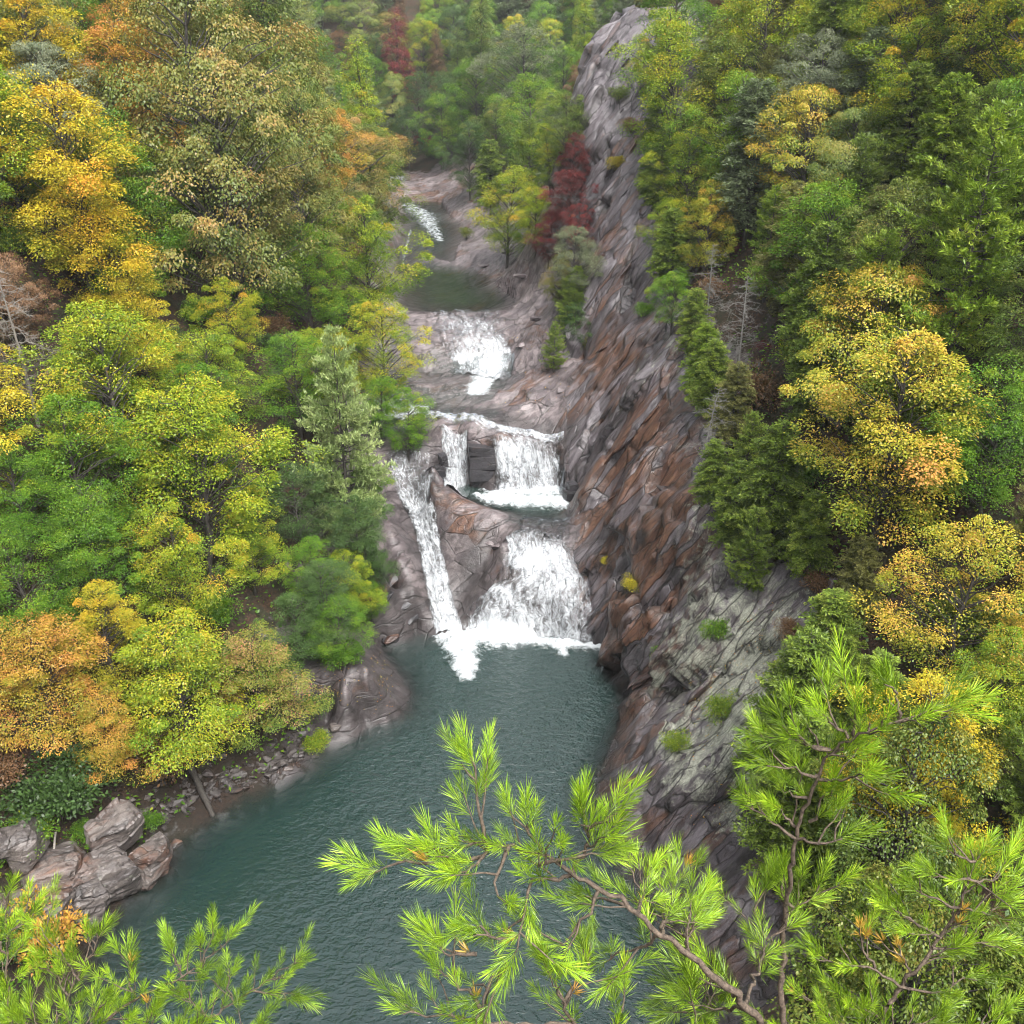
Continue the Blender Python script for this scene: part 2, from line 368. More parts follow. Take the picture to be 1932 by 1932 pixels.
# ------------------------------------------------------------------ ground materials
def rock_material(name, base_a, base_b, soil=False, cliff=False):
    m, nt, out = new_mat(name)
    geo = N(nt, 'ShaderNodeNewGeometry').outputs['Position']
    # coordinates along the beds of the rock
    axes = (e1, e2, e3) if cliff else (np.array([.8, .6, .0]), np.array([-.56, .75, .35]), np.array([.2, -.3, .93]))
    cb = N(nt, 'ShaderNodeCombineXYZ')
    wn_ = N(nt, 'ShaderNodeTexNoise', Scale=.45, Detail=3.0); nt.links.new(geo, wn_.inputs['Vector'])
    wv = N(nt, 'ShaderNodeVectorMath', operation='SCALE'); wv.inputs['Scale'].default_value = .55 if cliff else .5; nt.links.new(wn_.outputs['Color'], wv.inputs[0])
    wa = N(nt, 'ShaderNodeVectorMath', operation='ADD'); nt.links.new(geo, wa.inputs[0]); nt.links.new(wv.outputs[0], wa.inputs[1])
    for k, ax in enumerate(axes):
        dp = N(nt, 'ShaderNodeVectorMath', operation='DOT_PRODUCT'); dp.inputs[1].default_value = tuple(float(t) for t in ax)
        nt.links.new(wa.outputs[0], dp.inputs[0]); nt.links.new(dp.outputs['Value'], cb.inputs[k])
    bed = cb.outputs[0]
    def vor(scale, feat, sz):
        v = N(nt, 'ShaderNodeTexVoronoi', feature=feat); v.inputs['Scale'].default_value = 1.0
        nt.links.new(mapping(nt, bed, tuple(1 / x for x in sz)), v.inputs['Vector']); return v
    szA, szB = ((8.0, 1.7, .95), (3.2, .62, .36)) if cliff else ((6.5, 1.9, 1.3), (2.6, .7, .5))
    cA, cB = vor(1, 'F1', szA).outputs['Color'], vor(1, 'F1', szB).outputs['Color']
    eA, eB = vor(1, 'DISTANCE_TO_EDGE', szA).outputs['Distance'], vor(1, 'DISTANCE_TO_EDGE', szB).outputs['Distance']
    sepA, sepB = N(nt, 'ShaderNodeSeparateColor'), N(nt, 'ShaderNodeSeparateColor'); nt.links.new(cA, sepA.inputs[0]); nt.links.new(cB, sepB.inputs[0])
    streak_v = mapping(nt, bed, (.22, .9, 1.6) if cliff else (.3, 1.0, 1.2))
    n_st = noise(nt, streak_v, 1.6, 5, 0.6, 0.2)
    n_big = noise(nt, geo, 0.22, 4, 0.6)
    n_mid = noise(nt, streak_v, 4.0, 5, 0.6)
    n_fin = noise(nt, geo, 7.0, 4, 0.65)
    tone = mth(nt, 'ADD', mth(nt, 'MULTIPLY', sepA.outputs[0], .55), mth(nt, 'MULTIPLY', sepB.outputs[0], .45))
    col = mixc(nt, ramp(nt, tone, [(.2, 0.0), (.8, 1.0)]), base_a, base_b)
    col = mixc(nt, ramp(nt, n_st, [(.45, 0.0), (.62, 0.42)]), col, (0.050, 0.044, 0.048))
    # rust
    rust = attr(nt, 'rust')
    rf = mth(nt, 'ADD', mth(nt, 'MULTIPLY', rust, 0.95), mth(nt, 'MULTIPLY', mth(nt, 'SUBTRACT', n_st, 0.5), 1.5))
    rf = mth(nt, 'ADD', rf, mth(nt, 'MULTIPLY', mth(nt, 'SUBTRACT', n_big, 0.5), .9))
    rf = mth(nt, 'ADD', rf, mth(nt, 'MULTIPLY', mth(nt, 'SUBTRACT', sepA.outputs[1], 0.5), .95))
    rfac = ramp(nt, rf, [(.48, 0.0), (.95, 0.92)])
    rcol = mixc(nt, ramp(nt, noise(nt, streak_v, 2.3, 4, .6), [(.35, 0.), (.65, 1.)]), (0.080, 0.038, 0.026), (0.190, 0.098, 0.060))
    col = mixc(nt, rfac, col, rcol)
    # lichen: pale grey-green blotches with a hard edge
    li = attr(nt, 'lichen')
    lf = mth(nt, 'ADD', mth(nt, 'MULTIPLY', li, 0.39), mth(nt, 'MULTIPLY', noise(nt, geo, 0.8, 9, .75, .4), 1.0))
    lfac = ramp(nt, lf, [(.75, 0.0), (.86, 0.92)])
    lcol = mixc(nt, ramp(nt, n_fin, [(.35, 0.), (.65, 1.)]), (0.24, 0.25, 0.20), (0.46, 0.47, 0.38))
    col = mixc(nt, lfac, col, lcol)
    # fine banding and grain of the stone itself
    grain = mth(nt, 'MULTIPLY', ramp(nt, noise(nt, mapping(nt, bed, (.5, 3.0, 5.5)), 2.2, 5, .65), [(.3, .72), (.7, 1.25)]), ramp(nt, noise(nt, geo, 14.0, 3, .6), [(.3, .75), (.7, 1.25)]))
    gm = N(nt, 'ShaderNodeVectorMath', operation='SCALE'); nt.links.new(col, gm.inputs[0]); nt.links.new(grain, gm.inputs['Scale']); col = gm.outputs[0]
    # white flecks, joints, wet dark rock and the painted inlet shade
    col = mixc(nt, ramp(nt, noise(nt, geo, 9.0, 2, .5), [(.70, 0.), (.76, .6)]), col, (0.36, 0.35, 0.33))
    jn = mth(nt, 'MAXIMUM', ramp(nt, eA, [(.0, .9), (.045, 0.)]), mth(nt, 'MULTIPLY', ramp(nt, eB, [(.0, .7), (.05, 0.)]), ramp(nt, n_big, [(.42, 0.), (.55, 1.)])))
    jn = mth(nt, 'MULTIPLY', jn, 1.0 if cliff else ramp(nt, noise(nt, geo, .5, 3, .6), [(.40, 0.), (.56, .9)]))
    col = mixc(nt, jn, col, (0.016, 0.014, 0.013))
    wet = attr(nt, 'wet')
    col = mixc(nt, mth(nt, 'MULTIPLY', wet, .74), col, (0.024, 0.022, 0.022))
    col = mixc(nt, mth(nt, 'MULTIPLY', attr(nt, 'crack'), 0.6), col, (0.018, 0.016, 0.014))
    bsdf = N(nt, 'ShaderNodeBsdfPrincipled')
    nt.links.new(col, bsdf.inputs['Base Color'])
    rough = ramp(nt, n_fin, [(.3, .24), (.7, .48)])
    rough = mixc(nt, wet, rough, (.38, .38, .38))
    rough = mixc(nt, lfac, rough, (.9, .9, .9))
    nt.links.new(rough, bsdf.inputs['Roughness'])
    bsdf.inputs['Specular IOR Level'].default_value = 0.55 if cliff else 0.4
    b = N(nt, 'ShaderNodeBump', Strength=0.6, Distance=0.12)
    h = mth(nt, 'ADD', mth(nt, 'MULTIPLY', n_st, 1.0), mth(nt, 'MULTIPLY', n_fin, 0.35))
    h = mth(nt, 'ADD', h, mth(nt, 'MULTIPLY', n_mid, 0.5))
    h = mth(nt, 'ADD', h, mth(nt, 'MULTIPLY', mth(nt, 'ADD', sepA.outputs[2], sepB.outputs[2]), 0.55))
    h = mth(nt, 'SUBTRACT', h, mth(nt, 'MULTIPLY', jn, 0.8))
    nt.links.new(h, b.inputs['Height']); nt.links.new(b.outputs[0], bsdf.inputs['Normal'])
    if soil:
        a = noise(nt, geo, 5, 6, .7); b2 = noise(nt, geo, .6, 4, .6)
        sc = ramp(nt, a, [(.3, (.014, .011, .008)), (.5, (.045, .027, .016)), (.62, (.085, .043, .022)), (.75, (.13, .075, .035))])
        sc = mixc(nt, ramp(nt, b2, [(.45, 0.), (.6, .7)]), sc, (.020, .028, .010))
        sc = mixc(nt, mth(nt, 'MULTIPLY', wet, .7), sc, (.018, .013, .010))
        sb = N(nt, 'ShaderNodeBsdfPrincipled', Roughness=.9); nt.links.new(sc, sb.inputs['Base Color'])
        bp = N(nt, 'ShaderNodeBump', Strength=.8, Distance=.15); nt.links.new(a, bp.inputs['Height']); nt.links.new(bp.outputs[0], sb.inputs['Normal'])
        rk = mth(nt, 'ADD', attr(nt, 'rock'), mth(nt, 'MULTIPLY', mth(nt, 'SUBTRACT', noise(nt, geo, 1.1, 6, .7), .5), .7))
        mx = N(nt, 'ShaderNodeMixShader'); nt.links.new(ramp(nt, rk, [(.44, 0.), (.54, 1.)]), mx.inputs[0])
        nt.links.new(sb.outputs[0], mx.inputs[1]); nt.links.new(bsdf.outputs[0], mx.inputs[2]); nt.links.new(mx.outputs[0], out.inputs[0])
    else:
        nt.links.new(bsdf.outputs[0], out.inputs[0])
    return m
M_ROCK = rock_material('wet_purple_gneiss', (0.200, 0.178, 0.190), (0.088, 0.074, 0.080), True, True)
M_BED = rock_material('water_worn_gneiss', (0.255, 0.215, 0.216), (0.122, 0.100, 0.104), True)
M_BOULD = rock_material('boulder_gneiss', (0.19, 0.165, 0.152), (0.095, 0.082, 0.076))
M_DARKR = rock_material('wet_shaded_gneiss', (0.055, 0.053, 0.058), (0.030, 0.029, 0.032))  # wet blocks by the falls; on the inlet slabs the black is painted shade

# ------------------------------------------------------------------ ground meshes
ny, nx = MX.shape
I = np.arange(ny * nx).reshape(ny, nx)
Q = np.stack([I[:-1, :-1].ravel(), I[:-1, 1:].ravel(), I[1:, 1:].ravel(), I[1:, :-1].ravel()], 1)
fc = P[Q].mean(1); frock = ROCK[Q].mean(1)
river_x = np.interp(fc[:, 1], [0, 45, 66, 80, 92, 100, 118, 140, 180, 210], [-2, -3, 0, -1, 2.5, 4.8, 4, 3, -6, -15])
isrock = frock > 0.5
right = fc[:, 0] > river_x
cl_f = isrock & (((fc[:, 0] > 5.2) & (fc[:, 1] < 124) & (CLIFF[Q].mean(1) > 0.05)) | ((fc[:, 0] > 4) & (fc[:, 1] < 64)) | ((fc[:, 0] > 8) & (fc[:, 1] < 124)))
sets = [('rock_cliff', cl_f, M_ROCK), ('river_bedrock', isrock & ~cl_f, M_BED),
        ('hillside_right', ~isrock & right, M_BED), ('hillside_left', ~isrock & ~right, M_BED)]
GROUND = {}
for nm, msk, mt in sets:
    q = Q[msk]; used, inv = np.unique(q, return_inverse=True)
    me = mesh_np(nm, P[used], inv.reshape(-1, 4), smooth=not nm.startswith('rock'))
    for an, arr in (('rust', RUST), ('lichen', LICH), ('crack', CRACK), ('rock', ROCK), ('wet', WET_SHADE)): add_attr(me, an, arr[used])
    GROUND[nm] = link(nm, me, mt); GROUND[nm]['kind'] = 'structure'
GROUND['rock_cliff']['label'] = 'tall purple-grey and rust-brown wet rock cliff beside the waterfall'
GROUND['river_bedrock']['label'] = 'water-worn stepped bedrock under and around the falls'
GROUND['hillside_left']['label'] = 'steep leaf-littered hillside opposite the rock cliff'
GROUND['hillside_right']['label'] = 'steep wooded hillside above the rock cliff'

# ------------------------------------------------------------------ water
def water_material(name, deep, bump=0.5, sc=1.0, fo=1.0):
    m, nt, out = new_mat(name)
    geo = N(nt, 'ShaderNodeNewGeometry').outputs['Position']
    depth = attr(nt, 'depth'); foam = attr(nt, 'foam'); calm = attr(nt, 'calm')
    v1 = mapping(nt, geo, (1.0, 1.5, 1), (0, 0, RAD(25)))
    w1 = noise(nt, v1, 1.9 * sc, 3, .55, .5); w2 = noise(nt, v1, 0.45 * sc, 2, .5, .8); w3 = noise(nt, geo, 5.5 * sc, 2, .5)
    h = mth(nt, 'ADD', mth(nt, 'MULTIPLY', w1, 1.0), mth(nt, 'MULTIPLY', w2, .9))
    h = mth(nt, 'ADD', h, mth(nt, 'MULTIPLY', w3, .22))
    h = mth(nt, 'MULTIPLY', h, mth(nt, 'SUBTRACT', 1.0, mth(nt, 'MULTIPLY', calm, .82)))
    bp = N(nt, 'ShaderNodeBump', Strength=bump, Distance=.55); nt.links.new(h, bp.inputs['Height'])
    w = N(nt, 'ShaderNodeBsdfPrincipled', Roughness=.05, IOR=1.50)
    w.inputs['Specular IOR Level'].default_value = 1.0
    w.inputs['Base Color'].default_value = (*deep, 1)
    nt.links.new(bp.outputs[0], w.inputs['Normal'])
    nt.links.new(ramp(nt, depth, [(.0, .12), (.35, .55), (1.0, .98)]), w.inputs['Alpha'])
    f = N(nt, 'ShaderNodeBsdfPrincipled', Roughness=.6); f.inputs['Base Color'].default_value = (.58, .62, .64, 1)
    n1 = noise(nt, geo, 2.4, 8, .72, .5); n2 = noise(nt, geo, .8, 3, .6)
    ff = mth(nt, 'ADD', mth(nt, 'MULTIPLY', foam, fo), mth(nt, 'MULTIPLY', mth(nt, 'SUBTRACT', n1, .5), 2.0))
    ff = mth(nt, 'ADD', ff, mth(nt, 'MULTIPLY', mth(nt, 'SUBTRACT', n2, .5), .8))
    ff = mth(nt, 'MULTIPLY', ramp(nt, ff, [(.34, 0.), (1.0, 1.)]), ramp(nt, foam, [(.02, 0.), (.12, 1.)]))
    mx = N(nt, 'ShaderNodeMixShader'); nt.links.new(ff, mx.inputs[0]); nt.links.new(w.outputs[0], mx.inputs[1]); nt.links.new(f.outputs[0], mx.inputs[2])
    nt.links.new(mx.outputs[0], out.inputs[0]); return m
M_POOL = water_material('deep_green_water', (0.014, 0.034, 0.030), .45)
M_MID = water_material('churned_green_water', (0.030, 0.060, 0.050), .55, 1.4)
M_UP = water_material('brown_green_water', (0.010, 0.020, 0.014), .22, fo=.55)

def seg_dist(x, y, segs):
    d = np.full(x.shape, 1e9)
    for (x0, y0, r0), (x1, y1, r1) in segs:
        dx, dy = x1 - x0, y1 - y0; L = dx * dx + dy * dy + 1e-9
        t = np.clip(((x - x0) * dx + (y - y0) * dy) / L, 0, 1)
        d = np.minimum(d, np.hypot(x - x0 - t * dx, y - y0 - t * dy) / (r0 + (r1 - r0) * t))
    return d
def pool(name, level, x0, x1, y0, y1, step, mat, label, foam_segs=(), poly=None, slope=None, calm=0.0, calm_fn=None, amp=0.0):
    xs = np.arange(x0, x1, step); ys = np.arange(y0, y1, step); mx, my = np.meshgrid(xs, ys)
    x, y = mx.ravel(), my.ravel()
    z = np.full(x.shape, float(level)) if slope is None else slope(x, y)
    g = ground(x, y)
    fo = np.zeros(x.shape)
    if foam_segs: fo = np.clip(1.35 - seg_dist(x, y, foam_segs), 0, 1.0)
    z = z + amp * fo * (0.6 + 0.8 * fbm(np.stack([x * 1.5, y * 1.5, x * 0], 1), 3, 70))
    i = np.arange(len(x)).reshape(mx.shape)
    q = np.stack([i[:-1, :-1].ravel(), i[:-1, 1:].ravel(), i[1:, 1:].ravel(), i[1:, :-1].ravel()], 1)
    keep = (g[q] < z[q] + .25).any(1)
    if poly is not None: keep &= inside(poly, x[q].mean(1), y[q].mean(1))
    q = q[keep]; used, inv = np.unique(q, return_inverse=True)
    me = mesh_np(name, np.stack([x, y, z], 1)[used], inv.reshape(-1, 4), True)
    add_attr(me, 'depth', np.clip((z - g) / 2.2, 0, 1)[used]); add_attr(me, 'foam', fo[used])
    cc = np.full(x.shape, calm) if calm_fn is None else calm_fn(x, y)
    add_attr(me, 'calm', cc[used])
    o = link(name, me, mat); o['kind'] = 'structure'; o['label'] = label
    return o
def seg(u0, v0, r0, u1, v1, r1, z):
    a, b = at_z(u0, v0, z), at_z(u1, v1, z); return ((a[0], a[1], r0), (b[0], b[1], r1))
foam0 = [seg(848,1200,1.5,900,1203,1.9,0), seg(900,1203,1.9,980,1206,1.3,0), seg(980,1208,.9,1142,1222,.55,0),
         seg(870,1210,1.9,882,1275,.8,0), seg(1050,1216,.8,1065,1235,.4,0)]
pool('plunge_pool', 0.0, -42, 18, 14, 74, .3, M_POOL, 'dark green rippled plunge pool at the foot of the falls', foam0, amp=.35,
     calm_fn=lambda x, y: np.clip(1 - (x + 16.5 + .12 * (45 - y)) / 8.0, 0, 1) * np.clip((62 - y) / 8, 0, 1) * .9 + np.clip((50 - y) / 14, 0, 1) * .55 * np.clip((x + 16) / 6, 0, 1))
pl = [tuple(at_z(u, v, 7)[:2]) for u, v in ((850,908),(872,934),(930,976),(985,992),(1080,992),(1100,940),(1075,905),(900,895))]
pool('middle_pool', 7.03, -12, 9, 72, 88, .2, M_MID, 'foaming green pool between the upper and lower falls',
     [seg(935,925,1.5,1065,925,1.9,7), seg(845,908,.5,885,902,.6,7), seg(930,940,1.5,1060,948,1.7,7), seg(900,935,.5,950,950,.8,7)], poly=pl, amp=.3)
pl = [tuple(at_z(u, v, 14)[:2]) for u, v in ((700,690),(780,690),(990,688),(985,720),(930,770),(820,775),(700,800))]
pool('slide_pool', 0, -20, 6, 82, 105, .25, M_MID, 'shallow sliding water between the top cascade and the upper falls',
     [seg(930,695,1.6,900,730,1.3,14), seg(730,775,1.2,800,768,.5,13)], poly=pl, slope=lambda x, y: terrain(np.stack([x, y], 1))[:, 0] - .04)
pl = [tuple(at_z(u, v, 18.4)[:2]) for u, v in ((700,592),(760,588),(840,590),(950,588),(1010,560),(930,480),(920,420),(880,385),(850,330),(760,300),(560,300),(680,450))]
pool('upper_pool', 0, -45, 6, 104, 215, .45, M_UP, 'still brown-green river pool above the top cascade',
     [seg(770,392,1.6,800,408,2.6,18.6), seg(800,408,2.6,830,455,.7,18.5), seg(735,330,3.5,755,365,2.2,20.5), seg(760,500,.3,775,430,.3,18.5)], poly=pl,
     slope=lambda x, y: np.interp(y, [100, 160, 176, 196, 215], [18.5, 18.5, 19.0, 20.6, 21.6]), calm_fn=lambda x, y: np.clip((132 - y) / 8, 0, 1), amp=.25)

# ------------------------------------------------------------------ waterfalls
def fall_material():
    m, nt, out = new_mat('white_falling_water')
    uv = N(nt, 'ShaderNodeUVMap', uv_map='flow').outputs[0]
    geo = N(nt, 'ShaderNodeNewGeometry').outputs['Position']
    cov = attr(nt, 'cover')
    wz = N(nt, 'ShaderNodeTexNoise', Scale=.9, Detail=3.0); nt.links.new(geo, wz.inputs['Vector'])
    ws = N(nt, 'ShaderNodeVectorMath', operation='SCALE'); ws.inputs['Scale'].default_value = .9; nt.links.new(wz.outputs['Color'], ws.inputs[0])
    wb = N(nt, 'ShaderNodeVectorMath', operation='ADD'); nt.links.new(uv, wb.inputs[0]); nt.links.new(ws.outputs[0], wb.inputs[1]); uv = wb.outputs[0]
    a = noise(nt, mapping(nt, uv, (4.0, 1.0, 1)), 1.0, 5, .62, .5)
    b = noise(nt, mapping(nt, uv, (10, 6.5, 1)), 1.0, 6, .8, 1.2)
    c = noise(nt, geo, .7, 3, .6)
    s = mth(nt, 'ADD', mth(nt, 'MULTIPLY', mth(nt, 'SUBTRACT', a, .5), 1.5), mth(nt, 'MULTIPLY', mth(nt, 'SUBTRACT', b, .5), 2.2))
    s = mth(nt, 'ADD', s, mth(nt, 'MULTIPLY', mth(nt, 'SUBTRACT', c, .5), .9))
    s = mth(nt, 'ADD', s, cov)
    al = ramp(nt, s, [(.26, 0.0), (.62, .42), (1.12, .96)])
    bs = N(nt, 'ShaderNodeBsdfPrincipled', Roughness=.45); bs.inputs['Base Color'].default_value = (.60, .63, .66, 1)
    bp = N(nt, 'ShaderNodeBump', Strength=.6, Distance=.12); nt.links.new(mth(nt, 'ADD', a, b), bp.inputs['Height']); nt.links.new(bp.outputs[0], bs.inputs['Normal'])
    film = N(nt, 'ShaderNodeBsdfGlossy', Roughness=.22); film.inputs['Color'].default_value = (.8, .85, .9, 1)
    tr = N(nt, 'ShaderNodeBsdfTransparent')
    fr = N(nt, 'ShaderNodeFresnel', IOR=1.33); nt.links.new(bp.outputs[0], fr.inputs['Normal'])
    g = N(nt, 'ShaderNodeMixShader'); nt.links.new(fr.outputs[0], g.inputs[0]); nt.links.new(tr.outputs[0], g.inputs[1]); nt.links.new(film.outputs[0], g.inputs[2])
    mx = N(nt, 'ShaderNodeMixShader'); nt.links.new(al, mx.inputs[0]); nt.links.new(g.outputs[0], mx.inputs[1]); nt.links.new(bs.outputs[0], mx.inputs[2])
    nt.links.new(mx.outputs[0], out.inputs[0]); return m
M_FALL = fall_material()
def resample(pts, n):
    pts = np.asarray(pts, float); s = np.r_[0, np.cumsum(np.linalg.norm(np.diff(pts, axis=0), axis=1))]
    t = np.linspace(0, s[-1], n); return np.stack([np.interp(t, s, pts[:, k]) for k in range(pts.shape[1])], 1)
def fall(name, L, R, covs, label, lift=.16, n=90, m=60, edge=.5, amp=.14, seed=0, spots=()):
    """L, R: matching (u, v) edge lines from lip to foot; covs: how white, from lip to foot"""
    Lw = np.array([hit(*p)[:2] for p in L]); Rw = np.array([hit(*p)[:2] for p in R])
    k = np.linspace(0, len(L) - 1, n); kk = np.arange(len(L))
    A = np.stack([np.interp(k, kk, Lw[:, j]) for j in (0, 1)], 1); B = np.stack([np.interp(k, kk, Rw[:, j]) for j in (0, 1)], 1)
    s = np.linspace(0, 1, m)
    xy = A[:, None] * (1 - s)[None, :, None] + B[:, None] * s[None, :, None]
    x, y = xy[..., 0].ravel(), xy[..., 1].ravel()
    z = ground(x, y).reshape(n, m)
    for _ in range(2):                        # water smooths the steps it runs over
        z[1:-1] = np.maximum(z[1:-1], (z[:-2] + z[2:]) / 2) ; z[:, 1:-1] = (z[:, :-2] + 2 * z[:, 1:-1] + z[:, 2:]) / 4
    ed = np.minimum(s, 1 - s) / .5
    wv = fbm(np.stack([x * 2.2, y * 1.0, z.ravel() * .6], 1), 4, 80 + seed).reshape(n, m)
    wv2 = fbm(np.stack([x * 6, y * 4, z.ravel() * 3], 1), 2, 90 + seed).reshape(n, m)
    z = z + lift * np.clip(ed * 3, .15, 1)[None] + amp * wv + amp * .5 * wv2
    yy = y.reshape(n, m) - .5 * amp * wv
    v = np.stack([x.reshape(n, m), yy, z], 2)
    gu = np.gradient(v, axis=1); gv = np.gradient(v, axis=0); nn = np.cross(gv, gu); nn /= np.linalg.norm(nn, axis=2, keepdims=True) + 1e-9
    nn *= np.sign(nn[..., 2:3] + 1e-6); v = v + nn * (lift * 1.1) * np.clip(ed * 3, .3, 1)[None, :, None]
    i = np.arange(n * m).reshape(n, m)
    q = np.stack([i[:-1, :-1].ravel(), i[1:, :-1].ravel(), i[1:, 1:].ravel(), i[:-1, 1:].ravel()], 1)
    me = mesh_np(name, v.reshape(-1, 3), q, True)
    wob = 1 + .9 * fbm(np.stack([x * .9, y * .9, z.ravel() * .5], 1), 3, 33 + seed).reshape(n, m)
    cv = np.interp(k, np.linspace(0, len(L) - 1, len(covs)), covs)[:, None] - edge * np.clip(1 - ed[None] * 3 / wob.clip(.3), 0, 1) - .5 * np.clip(1 - ed * 12, 0, 1)[None]
    vv = v.reshape(-1, 3) - [0, 0, CAM_Z]; dep = vv[:, 1] * CT - vv[:, 2] * ST
    pu = 966 + FPX * vv[:, 0] / dep; pv_ = 966 + FPX * (-vv[:, 2] * CT - vv[:, 1] * ST) / dep
    cv = cv.ravel()
    for su, sv, ru, rv, am in spots: cv = cv + am * np.exp(-((pu - su) / ru) ** 2 - ((pv_ - sv) / rv) ** 2)
    add_attr(me, 'cover', cv)
    wd = np.linalg.norm(A - B, axis=1)
    run = np.r_[0, np.cumsum(np.linalg.norm(np.diff(v[:, m // 2], axis=0), axis=1))]
    U = (s[None] - .5) * wd.mean() + 0 * run[:, None]; V = run[:, None] + 0 * s[None]
    uvl = me.uv_layers.new(name='flow')
    li = np.empty(len(me.loops), np.int32); me.loops.foreach_get('vertex_index', li)
    uvl.data.foreach_set('uv', np.stack([U.ravel()[li], V.ravel()[li]], 1).astype(np.float32).ravel())
    o = link(name, me, M_FALL); tag(o, label, 'waterfall'); return o
fall('slide_waterfall', [(726,850),(735,890),(746,930),(768,968),(782,1003),(796,1076),(808,1148),(822,1202)],
     [(826,862),(822,895),(818,935),(824,968),(828,1003),(845,1076),(860,1148),(876,1202)],
     [.25,.5,.55,.62,.66,.72,.78,.95], 'long narrow white water slide running down bare dark rock beside the pine', seed=1)
fall('lower_waterfall', [(975,1000),(950,1022),(958,1040),(945,1075),(930,1105),(890,1141),(878,1168),(866,1200),(860,1214)],
     [(1074,1015),(1074,1030),(1079,1045),(1100,1070),(1114,1094),(1128,1148),(1136,1190),(1144,1228),(1148,1244)],
     [.12,.45,.78,.85,.72,.68,.66,.72,1.0,1.1], 'broad fan-shaped lower waterfall dropping into the plunge pool', n=130, m=110, seed=2, spots=((952,1085,28,15,-.7),(1005,1060,40,14,.3),(1075,1100,30,12,.2),(925,1182,45,14,.5),(960,1200,60,10,.5),(1100,1175,22,30,-.2),(930,1110,22,8,.35)))
fall('rock_face_film', [(985,972),(980,990),(975,1005)], [(1076,975),(1076,995),(1076,1020)], [.05,.05,.12], 'thin dark sheet of water sliding over the lip of the lower falls', n=40, m=40, seed=3, lift=.08)
fall('upper_waterfall', [(918,832),(926,846),(930,870),(934,905),(925,932)], [(1050,838),(1067,866),(1068,890),(1070,920),(1074,945)],
     [.3,.75,.72,.75,1.0], 'wide white curtain of the upper falls beside the bare shelf', n=80, m=90, seed=4, spots=((1040,850,26,10,-.35),(1000,935,60,12,.4),(960,850,30,10,.2)))
fall('upper_waterfall', [(828,806),(832,820),(834,860),(835,900),(836,926)], [(886,808),(884,826),(884,860),(886,890),(890,916)],
     [.5,.7,.68,.75,.95], 'narrow white curtain of the upper falls beside a dark square ledge', n=70, m=45, seed=5)
fall('ledge_cascade', [(784,768),(850,781),(930,799),(1000,812),(1064,818)], [(776,783),(843,797),(922,815),(995,827),(1062,832)],
     [.7,.42,.5,.58,.4], 'ribbon of white water running along the ledge above the upper falls', n=90, m=40, seed=6, lift=.12)
fall('top_cascade', [(812,588),(812,605),(815,630),(835,650),(845,672),(850,694),(850,708)], [(945,588),(948,610),(955,635),(968,655),(972,675),(968,695),(962,715)],
     [.15,.40,.46,.62,.72,.66,.5], 'lacy white top cascade spilling from the still upper pool', n=90, m=80, seed=7, spots=((835,640,30,25,-.25),(940,670,30,28,.3),(880,675,25,12,.2)))
fall('side_cascade', [(722,740),(722,760),(722,782)], [(778,745),(782,765),(784,784)], [.4,.5,.9], 'small white spill beside the leaning broadleaf tree', n=40, m=30, seed=8)
# ------------------------------------------------------------------ vegetation materials
def leaf_material(name, stops, trans=.25, gloss=.03, spread=.0):
    m, nt, out = new_mat(name)
    h = attr(nt, 'hue')
    oi = N(nt, 'ShaderNodeObjectInfo').outputs['Random']
    f = mth(nt, 'ADD', h, mth(nt, 'MULTIPLY', mth(nt, 'SUBTRACT', oi, .5), .22))
    col = ramp(nt, f, stops)
    hv = N(nt, 'ShaderNodeHueSaturation'); nt.links.new(col, hv.inputs['Color'])
    va = mth(nt, 'ADD', mth(nt, 'MULTIPLY', attr(nt, 'val'), .9), .55)
    if spread: va = mth(nt, 'MULTIPLY', va, mth(nt, 'ADD', mth(nt, 'MULTIPLY', oi, spread), 1 - spread * .62))
    nt.links.new(va, hv.inputs['Value'])
    d = N(nt, 'ShaderNodeBsdfDiffuse'); t = N(nt, 'ShaderNodeBsdfTranslucent'); g = N(nt, 'ShaderNodeBsdfGlossy', Roughness=.38)
    nt.links.new(hv.outputs[0], d.inputs[0]); nt.links.new(hv.outputs[0], t.inputs[0])
    a = N(nt, 'ShaderNodeMixShader'); a.inputs[0].default_value = trans
    nt.links.new(d.outputs[0], a.inputs[1]); nt.links.new(t.outputs[0], a.inputs[2])
    b = N(nt, 'ShaderNodeMixShader'); b.inputs[0].default_value = gloss
    nt.links.new(a.outputs[0], b.inputs[1]); nt.links.new(g.outputs[0], b.inputs[2])
    nt.links.new(b.outputs[0], out.inputs[0]); return m
